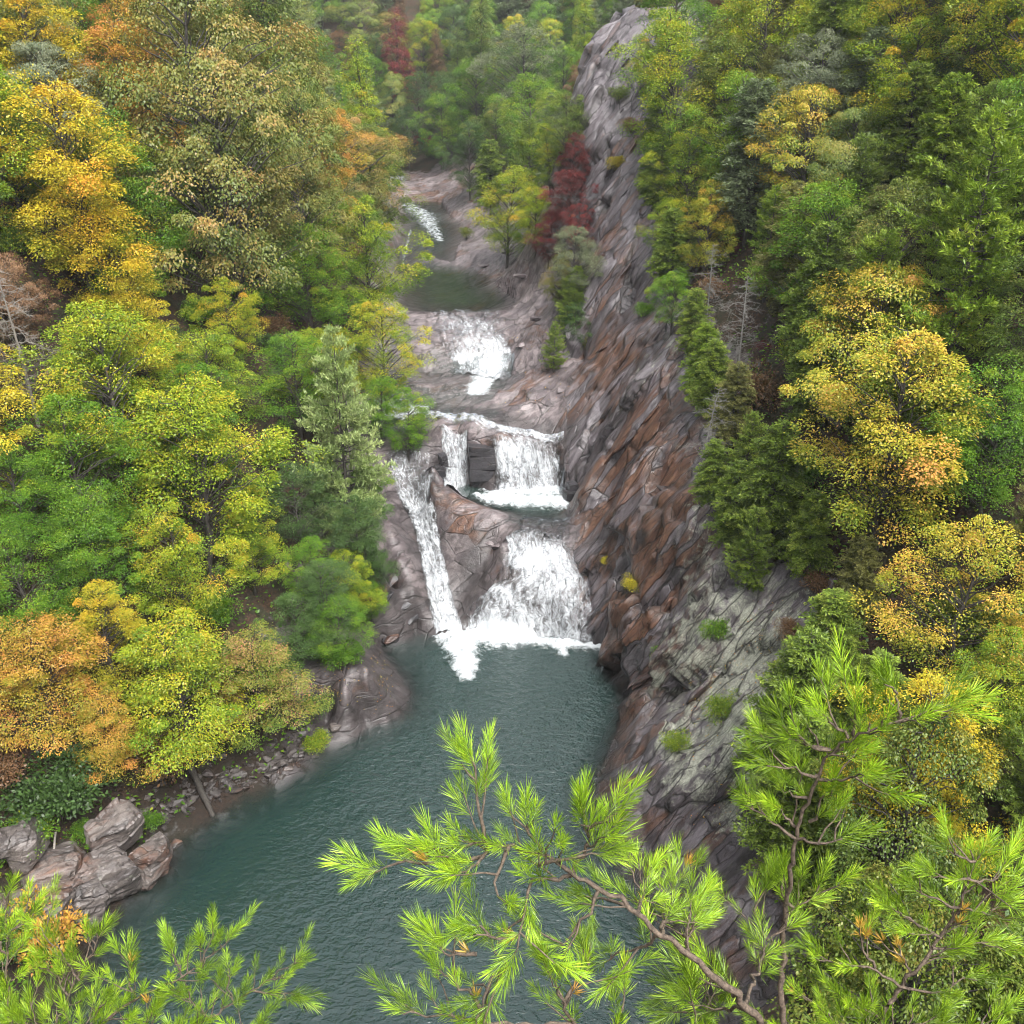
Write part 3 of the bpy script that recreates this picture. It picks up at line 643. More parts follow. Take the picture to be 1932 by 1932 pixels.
PAL = {
 'yellow': [(.0,(.10,.15,.014)),(.30,(.28,.31,.022)),(.55,(.54,.45,.028)),(.85,(.70,.46,.035)),(1,(.68,.34,.04))],
 'yellowgreen': [(.0,(.055,.125,.010)),(.35,(.14,.25,.016)),(.62,(.30,.38,.022)),(.85,(.50,.44,.028)),(1,(.66,.38,.04))],
 'green': [(.0,(.035,.095,.009)),(.4,(.085,.20,.015)),(.75,(.17,.30,.02)),(1,(.36,.38,.03))],
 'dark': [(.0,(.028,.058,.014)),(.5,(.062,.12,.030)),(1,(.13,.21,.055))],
 'olive': [(.0,(.06,.10,.018)),(.3,(.125,.17,.032)),(.55,(.20,.21,.042)),(.8,(.31,.235,.06)),(1,(.40,.22,.07))],
 'oliveg': [(.0,(.045,.085,.015)),(.4,(.105,.17,.028)),(.7,(.19,.24,.042)),(1,(.34,.29,.06))],
 'orange': [(.0,(.14,.19,.02)),(.3,(.34,.31,.03)),(.55,(.56,.33,.05)),(.85,(.60,.25,.07)),(1,(.48,.16,.07))],
 'amber': [(.0,(.08,.15,.015)),(.35,(.19,.28,.025)),(.6,(.40,.39,.035)),(.85,(.62,.42,.055)),(1,(.62,.32,.08))],
 'pinkish': [(.0,(.08,.15,.02)),(.45,(.18,.25,.03)),(.7,(.33,.29,.06)),(.9,(.48,.24,.12)),(1,(.48,.18,.12))],
 'red': [(.0,(.07,.03,.022)),(.5,(.17,.035,.035)),(.8,(.27,.05,.05)),(1,(.36,.11,.06))],
 'rust': [(.0,(.06,.05,.02)),(.4,(.15,.09,.04)),(.75,(.26,.14,.075)),(1,(.36,.22,.11))],
 'hemlock': [(.0,(.07,.12,.018)),(.5,(.165,.25,.034)),(.8,(.28,.37,.05)),(1,(.40,.45,.075))],
 'brightpine': [(.0,(.07,.13,.014)),(.5,(.18,.29,.026)),(.8,(.31,.42,.038)),(1,(.42,.48,.07))],
 'olivepine': [(.0,(.09,.10,.03)),(.5,(.19,.20,.055)),(1,(.35,.33,.10))],
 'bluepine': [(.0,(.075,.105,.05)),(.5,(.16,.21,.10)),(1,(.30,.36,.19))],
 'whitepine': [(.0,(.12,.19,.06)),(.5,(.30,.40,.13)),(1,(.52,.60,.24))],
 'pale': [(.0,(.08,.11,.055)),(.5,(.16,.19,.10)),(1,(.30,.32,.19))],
}
MLEAF = {k: leaf_material('leaf_' + k, v) for k, v in PAL.items()}
def bark_material(name, a, b, fine=1.0):
    m, nt, out = new_mat(name)
    geo = N(nt, 'ShaderNodeTexCoord').outputs['Object']
    n1 = noise(nt, mapping(nt, geo, (6, 6, 1.2) if fine == 1.0 else (1, 1, 1)), 2.0 * fine, 6, .65)
    bs = N(nt, 'ShaderNodeBsdfPrincipled', Roughness=.85)
    nt.links.new(ramp(nt, n1, [(.3, a), (.7, b)]), bs.inputs['Base Color'])
    bp = N(nt, 'ShaderNodeBump', Strength=.6 if fine == 1.0 else 1.0, Distance=.03 / fine ** .6); nt.links.new(n1, bp.inputs['Height']); nt.links.new(bp.outputs[0], bs.inputs['Normal'])
    nt.links.new(bs.outputs[0], out.inputs[0]); return m
M_BARK = bark_material('dark_bark', (.03, .026, .022), (.10, .088, .078))
M_GREY = bark_material('dead_grey_wood', (.12, .115, .105), (.32, .31, .29))
M_PALEB = bark_material('pale_bark', (.16, .14, .12), (.38, .35, .31))
M_PBARK = bark_material('pine_twig_bark', (.022, .015, .011), (.20, .15, .11), 45.0)

# ------------------------------------------------------------------ vegetation shapes
def unit(a):
    return a / (np.linalg.norm(a, axis=-1, keepdims=True) + 1e-9)
class Tubes:
    def __init__(s): s.v, s.f, s.n = [], [], 0
    def add(s, pts, r0, r1, k=5, bulge=0):
        pts = np.asarray(pts, float); m = len(pts)
        t = unit(np.gradient(pts, axis=0)); up = np.array([0.31, 0.17, 0.93]) if abs(t[0, 2]) < .9 else np.array([1., 0.1, 0])
        a = unit(np.cross(t, up)); b = np.cross(t, a)
        rr = np.linspace(r0, r1, m) if bulge == 0 else np.linspace(r0, r1, m) * (1 + bulge * np.sin(np.arange(m) * 2.3))
        ang = np.arange(k) * 2 * np.pi / k
        ring = pts[:, None] + rr[:, None, None] * (np.cos(ang)[None, :, None] * a[:, None] + np.sin(ang)[None, :, None] * b[:, None])
        s.v.append(ring.reshape(-1, 3))
        i = np.arange(m * k).reshape(m, k) + s.n; j = np.roll(i, -1, 1)
        s.f.append(np.stack([i[:-1].ravel(), j[:-1].ravel(), j[1:].ravel(), i[1:].ravel()], 1)); s.n += m * k
    def mesh(s, name):
        return mesh_np(name, np.vstack(s.v), np.vstack(s.f), True)
def leaves_mesh(name, c, axis_, nrm, L, Wd, hue, val, fold=.18):
    c, a = np.asarray(c), unit(axis_); s = unit(np.cross(a, nrm)); nn = np.cross(s, a)
    L = np.asarray(L)[:, None]; Wd = np.asarray(Wd)[:, None]
    v = np.stack([c, c + a * L * .45 + s * Wd * .5 + nn * Wd * fold, c + a * L, c + a * L * .45 - s * Wd * .5 + nn * Wd * fold], 1)
    f = np.arange(len(c) * 4).reshape(-1, 4)
    me = mesh_np(name, v.reshape(-1, 3), f, False)
    add_attr(me, 'hue', np.clip(hue, 0, 1), 'FACE'); add_attr(me, 'val', np.clip(val, 0, 1), 'FACE')
    return me
def curve(p0, p1, n=6, sag=0.0, wob=0.0, r=None):
    r = r or rng
    t = np.linspace(0, 1, n)[:, None]; p0, p1 = np.asarray(p0, float), np.asarray(p1, float)
    w = r.normal(0, 1, (n, 3)) * wob * np.sin(t * np.pi)
    return p0 * (1 - t) + p1 * t + np.array([0, 0, sag]) * np.sin(t * np.pi) + w

def broadleaf(seed, H=13, R=4.2, crown0=.28, n_cl=78, per=270, leaf=.19, droop=0.0, flat=.55, cl_r=1.15, shape='round'):
    r = np.random.default_rng(seed); tb = Tubes(); lb = Tubes()
    lean = r.normal(0, .35, 2)
    tp = np.stack([np.linspace(0, 1, 8) ** 1.4 * lean[0], np.linspace(0, 1, 8) ** 1.4 * lean[1], np.linspace(-.8, H * .88, 8)], 1)
    tp[1:-1, :2] += r.normal(0, .10, (6, 2))
    tb.add(tp, H * .017, H * .004, 7)
    cen = []; ph = r.uniform(0, 6.28, 4); tries = 0
    while len(cen) < n_cl and tries < 9000:
        tries += 1
        h = r.uniform(0, 1); a = r.uniform(0, 6.283)
        if shape == 'round': prof = np.sin(np.pi * min(1, (h * .86 + .12))) ** .65
        elif shape == 'tall': prof = (1 - h) ** .55 * min(1, h * 5 + .35) * .8
        else: prof = (1 - .65 * h) * min(1, h * 6 + .5)
        lob = 1 + .26 * math.sin(2 * a + ph[0] + 3 * h) + .24 * math.sin(3 * a + ph[1] - 5 * h) + .18 * math.sin(8 * h + ph[2] + a)
        rad = R * prof * lob * r.uniform(.12, 1) ** .42
        z = H * (crown0 + (1 - crown0) * h) + r.normal(0, .2)
        p = np.array([rad * math.cos(a) + lean[0] * h, rad * math.sin(a) + lean[1] * h, z])
        if cen and np.min(np.linalg.norm((np.array(cen) - p) * np.array([1, 1, 1.35]), axis=1)) < cl_r * .80: continue
        cen.append(p)
    C, A, Nn, Ln, Wn, Hu, Va = [], [], [], [], [], [], []
    for p in cen:
        h = (p[2] / H - crown0) / (1 - crown0)
        zt = max(.12 * H, p[2] - np.hypot(p[0], p[1]) * r.uniform(.45, .9))
        k = np.array([np.interp(zt, tp[:, 2], tp[:, 0]), np.interp(zt, tp[:, 2], tp[:, 1]), zt])
        lb.add(curve(k, p + [0, 0, .15], 6, .25, .10, r), .055 * H / 13, .012, 4)
        m = int(per * r.uniform(.6, 1.35)); rc = cl_r * r.uniform(.5, 1.45)
        out = np.array([p[0], p[1], 0]) / (np.hypot(p[0], p[1]) + .5)
        d = unit(r.normal(0, 1, (m, 3)) + np.array([0, 0, .45]) + out * .35)
        rad = rc * r.uniform(.15, 1, m)[:, None] ** .5
        sub = 1 + .3 * vnoise(d * 2.2 + p, seed)[:, None]
        q = p + d * rad * sub * np.array([1, 1, flat])
        q[:, 2] -= .22 * (np.linalg.norm(q[:, :2] - p[:2], axis=1) / rc) ** 2
        ax = unit(d * [1, 1, .3] + out * .5 + r.normal(0, .45, (m, 3)) - np.array([0, 0, droop + .25]))
        nr = unit(np.array([0, 0, 1.0]) + .55 * d + r.normal(0, .38, (m, 3)))
        if droop > .5: nr = unit(d * [1, 1, .2] + out + r.normal(0, .5, (m, 3)) + [0, 0, .5])
        L = leaf * r.uniform(.6, 1.25, m)
        C.append(q); A.append(ax); Nn.append(nr); Ln.append(L); Wn.append(L * r.uniform(.5, .75, m))
        ch = r.normal(0, .13) + .16 * (h - .5) + .10 * (np.linalg.norm(p[:2]) / R - .5)
        Hu.append(.48 + ch + r.normal(0, .095, m) + .08 * d[:, 2] + .32 * (r.uniform(0, 1, m) < .035))
        Va.append(.5 + r.normal(0, .12, m) + .05 * d[:, 2])
    cr = leaves_mesh('crown', np.vstack(C), np.vstack(A), np.vstack(Nn), np.concatenate(Ln), np.concatenate(Wn), np.concatenate(Hu), np.concatenate(Va))
    return dict(trunk=tb.mesh('trunk'), limbs=lb.mesh('limbs'), crown=cr, R=R, H=H, hc=H * (crown0 + (1 - crown0) * .5), bark=M_BARK)

def conifer(seed, H=13, R=3.2, n_br=120, kind='hemlock', z0=.10):
    r = np.random.default_rng(seed); tb = Tubes(); lb = Tubes()
    lean = r.normal(0, .25, 2)
    zz = np.linspace(-.8, H, 9); tp = np.stack([lean[0] * (zz / H) ** 2, lean[1] * (zz / H) ** 2, zz], 1)
    tb.add(tp, H * .015, .015, 7)
    C, A, Nn, Ln, Wn, Hu, Va = [], [], [], [], [], [], []
    wh = 0
    for b in range(n_br):
        h = ((b + r.uniform(0, 1)) / n_br) ** (.92)
        if kind == 'whitepine': h = round(h * 15) / 15 + r.normal(0, .008); h = min(max(h, 0), .995)
        z = H * (z0 + (1 - z0) * h); a = b * 2.39996 + r.normal(0, .35)
        pr = (1 - h) ** (.75 if kind == 'whitepine' else .48) * min(1, .5 + h * 2.0) * (1 if kind == 'whitepine' else .92)
        bl = R * (pr * r.uniform(.55, 1.15) + .07)
        if kind == 'pine': bl *= r.uniform(.5, 1.2)
        dz = (.10 + .35 * h) * bl if kind != 'hemlock' else (-.16 + .45 * h) * bl
        d = np.array([math.cos(a), math.sin(a), 0]); p0 = np.array([lean[0] * (z / H) ** 2, lean[1] * (z / H) ** 2, z])
        p1 = p0 + d * bl + [0, 0, dz]
        cv = curve(p0, p1, 7, .10 * bl if kind == 'hemlock' else -.06 * bl, .035 * bl, r)
        lb.add(cv, .010 + .011 * bl, .004, 4)
        side = np.cross(d, [0, 0, 1.0])
        ntw = int(7 + bl * 6); ch = r.normal(0, .12)
        for t in range(ntw):
            f = .18 + .82 * (t + r.uniform(0, 1)) / ntw
            bp = np.array([np.interp(f, np.linspace(0, 1, 7), cv[:, k]) for k in range(3)])
            sg = 1 if t % 2 else -1
            tl = bl * .42 * (1 - f * .72) * r.uniform(.6, 1.2) + .10
            td = unit(d * r.uniform(.5, 1.0) + side * sg * r.uniform(.5, 1.0) + np.array([0, 0, r.normal(.05, .22)]))
            te = bp + td * tl + [0, 0, -.10 * tl]
            if kind == 'hemlock':
                m = max(6, int(tl * 24)); s = r.uniform(0, 1, m)
                q = bp + (te - bp) * s[:, None] + r.normal(0, .035, (m, 3))
                ax = unit(td + side * sg * 0 + r.normal(0, .55, (m, 3)) * [1, 1, .5]); L = r.uniform(.16, .32, m); W_ = L * .34
                hu = .40 + .30 * s * f + ch
            else:
                m = max(8, int(tl * 30)); s = r.uniform(.25, 1, m) ** .7
                q = bp + (te - bp) * s[:, None] + r.normal(0, .05, (m, 3))
                ax = unit(td * 1.0 + np.array([0, 0, .55]) + r.normal(0, .62, (m, 3))); L = r.uniform(.15, .30, m) * (1.0 if kind == 'pine' else 1.15); W_ = L * .24
                hu = .36 + .34 * s * f + ch
            C.append(q); A.append(ax); Nn.append(unit(np.array([0, 0, 1.]) + r.normal(0, .35, (m, 3)))); Ln.append(L); Wn.append(W_)
            Hu.append(hu + r.normal(0, .12, m)); Va.append(.5 + r.normal(0, .17, m))
    cr = leaves_mesh('crown', np.vstack(C), np.vstack(A), np.vstack(Nn), np.concatenate(Ln), np.concatenate(Wn), np.concatenate(Hu), np.concatenate(Va), .1)
    return dict(trunk=tb.mesh('trunk'), limbs=lb.mesh('limbs'), crown=cr, R=R, H=H, hc=H * .52, bark=M_BARK)

def dead_tree(seed, H=11, R=2.4, n=80, up=.0):
    r = np.random.default_rng(seed); tb = Tubes(); lb = Tubes()
    zz = np.linspace(-.6, H, 9); ln = r.normal(0, .5, 2); tp = np.stack([ln[0] * (zz / H) ** 2, ln[1] * (zz / H) ** 2, zz], 1)
    tb.add(tp, H * .013, .02, 6)
    for b in range(n):
        h = (b + r.uniform(0, 1)) / n; z = H * (.2 + .8 * h); a = b * 2.4 + r.normal(0, .4)
        bl = R * ((1 - h) ** .45 * r.uniform(.12, 1.25) ** 1.4 + .08); d = np.array([math.cos(a), math.sin(a), 0])
        p0 = np.array([ln[0] * (z / H) ** 2, ln[1] * (z / H) ** 2, z]); p1 = p0 + d * bl + [0, 0, r.uniform(-.55, .5 + up) * bl]
        cv = curve(p0, p1, 7, .08 * bl, .05 * bl, r); lb.add(cv, .025, .009, 4)
        for t in range(int(5 + bl * 4)):
            f = r.uniform(.2, 1); bp = np.array([np.interp(f, np.linspace(0, 1, 7), cv[:, k]) for k in range(3)])
            e = bp + unit(d + r.normal(0, .8, 3)) * bl * r.uniform(.12, .4); lb.add(curve(bp, e, 4, .0, .03, r), .011, .006, 3)
            for k in range(2):
                g = bp + (e - bp) * r.uniform(.3, 1); lb.add(curve(g, g + unit(r.normal(0, 1, 3)) * .3 * bl * .5, 3, 0, .01, r), .007, .004, 3)
    return dict(trunk=tb.mesh('trunk'), limbs=lb.mesh('limbs'), crown=None, R=R, H=H, hc=H * .55, bark=M_GREY)

def shrub(seed, H=1.7, R=1.3, n=3600, leaf=.13, flat=.8):
    r = np.random.default_rng(seed); lb = Tubes(); C, A, Nn = [], [], []
    for k in range(16):
        a = r.uniform(0, 6.28); rr = R * r.uniform(.1, .85); p = np.array([rr * math.cos(a), rr * math.sin(a), H * r.uniform(.35, .85)])
        lb.add(curve((0, 0, -.3), p, 5, .1, .06, r), .022, .007, 4)
        m = n // 16; d = unit(r.normal(0, 1, (m, 3)) + [0, 0, .5])
        C.append(p + d * r.uniform(.1, 1, (m, 1)) ** .5 * R * .48 * np.array([1, 1, flat]))
        A.append(unit(d + r.normal(0, .4, (m, 3)) - [0, 0, .2])); Nn.append(unit(np.array([0, 0, 1.]) + d * .6 + r.normal(0, .35, (m, 3))))
    C, A, Nn = np.vstack(C), np.vstack(A), np.vstack(Nn); m = len(C); L = leaf * r.uniform(.6, 1.3, m)
    cr = leaves_mesh('foliage', C, A, Nn, L, L * r.uniform(.4, .65, m), .48 + r.normal(0, .17, m), .5 + r.normal(0, .17, m))
    return dict(trunk=None, limbs=lb.mesh('stems'), crown=cr, R=R, H=H, hc=H * .55, bark=M_BARK)

PROTO = {
 'broad': [broadleaf(s, 13, 4.2, .22, 84, 370, .155) for s in (1, 2, 3, 4)],
 'oak': [broadleaf(s, 15, 5.0, .22, 105, 350, .165, .9, .6) for s in (21, 22, 23)],
 'fine': [broadleaf(s, 11, 4.6, .2, 98, 360, .145, .25, .42, 1.2, 'dome') for s in (31, 32)],
 'tall': [broadleaf(s, 16, 3.1, .15, 95, 290, .16, .3, .6, 1.0, 'tall') for s in (41, 42)],
 'hemlock': [conifer(s, 12, 3.9, 165, 'hemlock') for s in (51, 52, 53)],
 'pine': [conifer(s, 12, 3.7, 125, 'pine') for s in (61, 62)],
 'whitepine': [conifer(s, 15, 4.6, 130, 'whitepine', .10) for s in (71, 72)],
 'dead': [dead_tree(s) for s in (81, 82)],
 'shrub': [shrub(91), shrub(92, 1.5, 1.5), shrub(93, 1.2, 1.0, 2600, .10)],
 'rhodo': [shrub(95, 2.4, 2.0, 4200, .19, .7)],
}
PLACED = []          # x, y, radius
def plant(kind, var, x, y, sc, rz, pal, name, label, cat, group=None, z=None, sz=1.0, tilt=(0, 0), bark=None):
    pr = PROTO[kind][var % len(PROTO[kind])]
    zz = float(ground(x, y)[0]) if z is None else z
    e = empty(name, (x, y, zz), rz)
    e.rotation_euler = (tilt[0], tilt[1], rz); e.scale = (sc, sc, sc * sz)
    for part in ('trunk', 'limbs', 'crown'):
        me = pr[part]
        if me is None: continue
        if not me.materials: me.materials.append(None)
        o = bpy.data.objects.new({'limbs': 'stems' if kind in ('shrub', 'rhodo') else 'limbs', 'crown': 'foliage' if kind in ('shrub', 'rhodo') else 'crown'}.get(part, part), me)
        COL.objects.link(o); o.parent = e
        o.material_slots[0].link = 'OBJECT'
        o.material_slots[0].material = MLEAF[pal] if part == 'crown' else (bark or pr['bark'])
    tag(e, label, cat, group)
    PLACED.append((x, y, pr['R'] * sc))
    return e
def plant_px(u, v, wpx, kind, pal, label, var=0, group=None, sz=1.0, name=None, cat=None, bark=None, tilt=(0, 0), rz=None):
    """stand a tree so that its crown centre is on the sight line (u, v) and its crown is wpx wide"""
    pr = PROTO[kind][var % len(PROTO[kind])]; sc = 1.0; p = None
    for _ in range(6):
        p = hit(u, v, lift=pr['hc'] * sc * sz)
        if p is None: return None
        dist = np.linalg.norm(p - [0, 0, CAM_Z]); sc = .5 * sc + .5 * wpx * dist / FPX / (2 * pr['R'] * 1.08)
    nm = name or {'hemlock': 'hemlock_tree', 'pine': 'pine_tree', 'whitepine': 'white_pine', 'dead': 'dead_tree', 'shrub': 'shrub', 'rhodo': 'rhododendron'}.get(kind, 'broadleaf_tree')
    ct = cat or ('shrub' if kind in ('shrub', 'rhodo') else 'tree')
    return plant(kind, var, p[0], p[1], sc, rng.uniform(0, 6.28) if rz is None else rz, pal, nm, label, ct, group, sz=sz, tilt=tilt, bark=bark)
# ------------------------------------------------------------------ the trees one can name
for a in (
 # left slope, from the top of the wood down to the pool
 (60,120,190,'broad','yellow','golden yellow broadleaf tree with a bare dark trunk, high on the slope opposite the cliff',0),
 (150,90,150,'broad','green','fresh green broadleaf tree beside the golden one high on the slope',1),
 (95,205,170,'oak','pale','pale silvery olive tree above the bright yellow tree',0),
 (365,185,340,'oak','olive','great rust-tinged olive oak standing highest in the middle of the slope',0),
 (420,330,330,'oak','olive','broad rust and olive oak below the tallest oak of the slope',1),
 (560,400,190,'oak','olive','pinkish brown oak edge tree leaning towards the river',2),
 (610,310,150,'broad','orange','orange-topped broadleaf tree between the oaks and the river spire',2),
 (690,235,125,'tall','yellowgreen','tall yellow-green spire of a tree at the river bend',0),
 (700,330,140,'broad','oliveg','yellowish olive tree overhanging the far rapids',3),
 (690,480,170,'broad','yellowgreen','yellow-green tree overhanging the upper pool',0),
 (500,90,170,'tall','oliveg','tall grey-green tree behind the great olive oak',1),
 (130,335,250,'broad','yellow','bright yellow tree with rounded top, largest yellow crown on the slope',1),
 (190,450,200,'broad','yellow','golden lower neighbour of the largest yellow crown',2),
 (230,520,120,'broad','green','deep green tree tucked under the golden crowns',3),
 (260,610,170,'fine','yellow','golden olive tree with fine drooping sprays',0),
 (425,600,120,'broad','yellowgreen','lime green tree with a few yellow leaves in the middle of the slope',0),
 (560,715,150,'broad','green','plain deep green tree next to the white pine',1),
 (215,735,240,'broad','yellowgreen','large lime and yellow tree on the middle slope',2),
 (390,720,190,'fine','yellowgreen','feathery golden-green tree above the yellow spotted tree',1),
 (370,880,270,'broad','yellowgreen','large yellow spotted tree with many orange leaves',3),
 (470,1020,130,'broad','yellowgreen','small lime tree low on the slope facing the falls',1),
 (140,880,210,'broad','green','green tree with a dark hollow beneath it',0),
 (170,1010,200,'fine','green','layered green tree standing over the dark hollow',0),
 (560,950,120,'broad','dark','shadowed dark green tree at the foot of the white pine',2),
 (30,930,150,'broad','green','dark-edged green tree beside the shaded hollow with a bare trunk',3),
 (40,1090,160,'broad','green','green tree over the orange maple',2),
 (720,655,150,'broad','yellowgreen','round green and rust tree beside the top cascade',1),
 (768,790,95,'broad','green','small green tree hanging over the ledge above the slide',0),
 (70,1265,215,'fine','orange','orange maple on the bank, the most orange crown of the slope',0),
 (195,1190,150,'broad','yellow','bright yellow tree between the orange maple and the dark hollow',0),
 (335,1285,265,'fine','yellowgreen','wide light green tree spreading over the pool bank',1),
 (485,1280,205,'fine','pinkish','green maple with pink-brown leaf tips over the pool bank',0),
 (195,1385,165,'fine','orange','low orange and yellow maple over the bank boulders',1),
 (610,1130,130,'broad','dark','ivy-green tree hiding the mouth of the dark inlet',1),
 (640,1190,100,'broad','green','small green tree above the smooth rock dome',2),
 # middle bank beyond the falls
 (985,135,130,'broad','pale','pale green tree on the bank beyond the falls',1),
 (1000,330,130,'pine','hemlock','flat-topped green pine above the leaning rock slab',0),
 (955,395,120,'broad','yellowgreen','yellowish tree at the edge of the far rock slab',2),
 (1082,300,70,'broad','red','dark red tree against the grey buttress',0),
 (1075,375,80,'broad','red','maroon tree below the dark red one by the buttress',1),
 (1035,440,70,'broad','red','low dark maroon tree on the leaning rock slab',2),
 (1085,490,95,'broad','pale','grey-green bushy tree at the foot of the buttress',3),
 (1070,575,70,'pine','hemlock','small bright green pine under the grey-green bushy tree',1),
 (1045,655,60,'pine','hemlock','little dark pine growing from the pale shelf',0),
 (752,110,70,'tall','red','wine red tree on the hazy hillside upriver',0),
 (800,95,80,'broad','yellowgreen','lime tree beside the wine red one upriver',1),
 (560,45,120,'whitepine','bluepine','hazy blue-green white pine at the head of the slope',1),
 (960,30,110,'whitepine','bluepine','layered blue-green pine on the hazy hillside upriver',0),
 (900,190,110,'broad','green','fresh green round tree below the hazy hillside',3),
 (935,250,100,'broad','oliveg','olive tree on the pale rock spur of the far bank',0),
 (1005,225,120,'broad','green','grey-green round tree in the middle of the bank beyond the falls',2),
 (1065,160,95,'broad','green','green tree in the shade of the upper buttress',1),
 (1070,235,90,'broad','oliveg','olive tree against the dark side of the buttress',3),
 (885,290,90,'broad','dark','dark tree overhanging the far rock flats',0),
 (925,335,90,'hemlock','hemlock','green hemlock at the edge of the far rock flats',1),
 (1040,290,80,'broad','yellowgreen','yellowish round tree beside the dark red one',2),
 (1010,405,85,'broad','yellowgreen','golden-green low tree on the leaning rock slab',1),
 (1095,425,65,'broad','red','brownish red tree squeezed against the buttress',0),
 (1055,520,75,'broad','olive','mottled olive tree at the root of the leaning slab',2),
 (1088,545,60,'hemlock','hemlock','young hemlock in the corner under the buttress',0),
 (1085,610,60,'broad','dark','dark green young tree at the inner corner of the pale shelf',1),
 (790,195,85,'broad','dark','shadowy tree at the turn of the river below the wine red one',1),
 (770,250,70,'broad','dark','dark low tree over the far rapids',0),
 (835,235,85,'broad','green','green tree on the far bank behind the scarlet bush',3),
 (700,1065,85,'broad','dark','dark leafy tree drooping into the inlet beside the slide',2),
 (688,1130,75,'broad','green','leafy curtain hanging over the dark inlet',1),
 (905,110,100,'tall','oliveg','slim olive tree on the far bank below the layered pine',1),
 (850,200,90,'broad','dark','dark tree standing over the bend of the river',2),
 (670,1010,130,'broad','dark','dark ivy-hung tree under the white pine',0),
 (655,1100,110,'broad','yellowgreen','yellow-specked ivy column beside the dark inlet',3),
 (690,930,90,'broad','green','green sprays between the white pine and the slide',1),
 (575,1080,110,'broad','green','green tree behind the ivy column',2),
 (560,1190,120,'broad','dark','dark broad-leaved tree above the pool bank',3),
 (715,760,90,'broad','green','green tree between the white pine and the side spill',2),
 # right slope
 (1275,30,130,'broad','green','green tree standing on the very top of the buttress',3),
 (1225,330,60,'hemlock','brightpine','small bright hemlock in the notch of the buttress',0),
 (1330,690,110,'hemlock','brightpine','bright hemlock overlapping the lichen-streaked cliff top',2),
 (1390,960,130,'hemlock','hemlock','spreading hemlock rooted at the edge of the bare cliff',1),
 (1245,110,90,'broad','yellowgreen','yellow-green tree behind the top of the buttress',0),
 (1240,235,85,'hemlock','hemlock','hemlock leaning over the upper buttress',1),
 (1245,330,90,'hemlock','hemlock','hemlock beside the notch in the buttress',2),
 (1255,425,80,'broad','yellowgreen','lime tree on the rim above the rust-brown cliff',2),
 (1312,610,90,'hemlock','hemlock','green hemlock directly above the lichen-streaked cliff top',0),
 (1385,765,115,'hemlock','olivepine','olive hemlock between the two grey snags',1),
 (1345,895,95,'hemlock','hemlock','low hemlock hugging the cliff rim under the snag',2),
 (1410,860,110,'pine','hemlock','green pine behind the leaning snag',0),
 (1530,1010,120,'hemlock','hemlock','hemlock in front of the golden tree',1),
 (1540,700,150,'hemlock','hemlock','green hemlock above and beside the golden tree',2),
 (1270,560,80,'broad','green','green bushy tree on the cliff rim',1),
 (1690,810,310,'broad','amber','golden tree with large round leaves above the cliff, the brightest there',1),
 (1810,1140,240,'broad','amber','orange-tipped tree with clustered leaves below the golden tree',2),
 (1740,1440,260,'broad','yellow','yellow and green tree at the foot of the cliff slope',3),
 (1880,1290,180,'broad','yellowgreen','yellow-green tree beside the orange-tipped one',0),
 (1280,160,190,'broad','yellowgreen','yellow-green tree crowning the grey buttress',2),
 (1440,75,190,'broad','yellowgreen','yellow-green tree with amber tips high above the cliff',3),
 (1550,175,160,'oak','pale','pale yellowish tree among the dark hemlocks',1),
 (1680,70,170,'broad','yellowgreen','amber-tipped tree on the upper slope above the hemlocks',0),
 (1640,215,180,'hemlock','bluepine','grey-green hemlock with bare inner twigs',0),
 (1420,310,190,'hemlock','bluepine','blue-green hemlock under a fallen bare trunk',1),
 (1500,480,170,'hemlock','olivepine','straw-olive hemlock, the palest conifer above the cliff',2),
 (1830,470,300,'pine','brightpine','large bright green pine with level layered branches',0),
 (1640,600,200,'pine','brightpine','bright green pine beside the straw-olive hemlock',1),
 (1300,330,130,'broad','yellowgreen','yellowish tree beside the notch of the buttress',1),
 (1335,420,120,'broad','amber','amber tree half hidden on the rim of the cliff',0),
 (1270,480,110,'hemlock','hemlock','green hemlock on the cliff rim below the amber tree',0),
 (1345,720,110,'hemlock','hemlock','hemlock leaning out over the cliff rim by the dead tree',1),
 (1460,930,190,'hemlock','hemlock','full green hemlock below the dead tree, rooted on lichen rock',2),
 (1420,1040,120,'pine','hemlock','twisted green pine on the lichen rock',1),
 (1560,1240,190,'hemlock','hemlock','dark hemlock behind the lichen-covered rock',0),
 (1620,1100,130,'hemlock','olivepine','olive hemlock under the golden tree',1),
 (1880,820,200,'broad','green','deep green tree shaded by the bright pine',1),
 (1640,1360,190,'hemlock','hemlock','dark green hemlock above the near pine branch',2),
 (1400,625,100,'dead','hemlock','dead silver-grey hemlock standing bare on the cliff rim',0),
 (1330,820,95,'dead','hemlock','dead grey snag leaning over the cliff below the rim',1),
 (1340,530,70,'dead','hemlock','small bare grey snag higher up the rim',1),
):
    plant_px(*a)
plant_px(648,850,225,'whitepine','whitepine','pale green white pine standing over the water slide',0,sz=1.35)
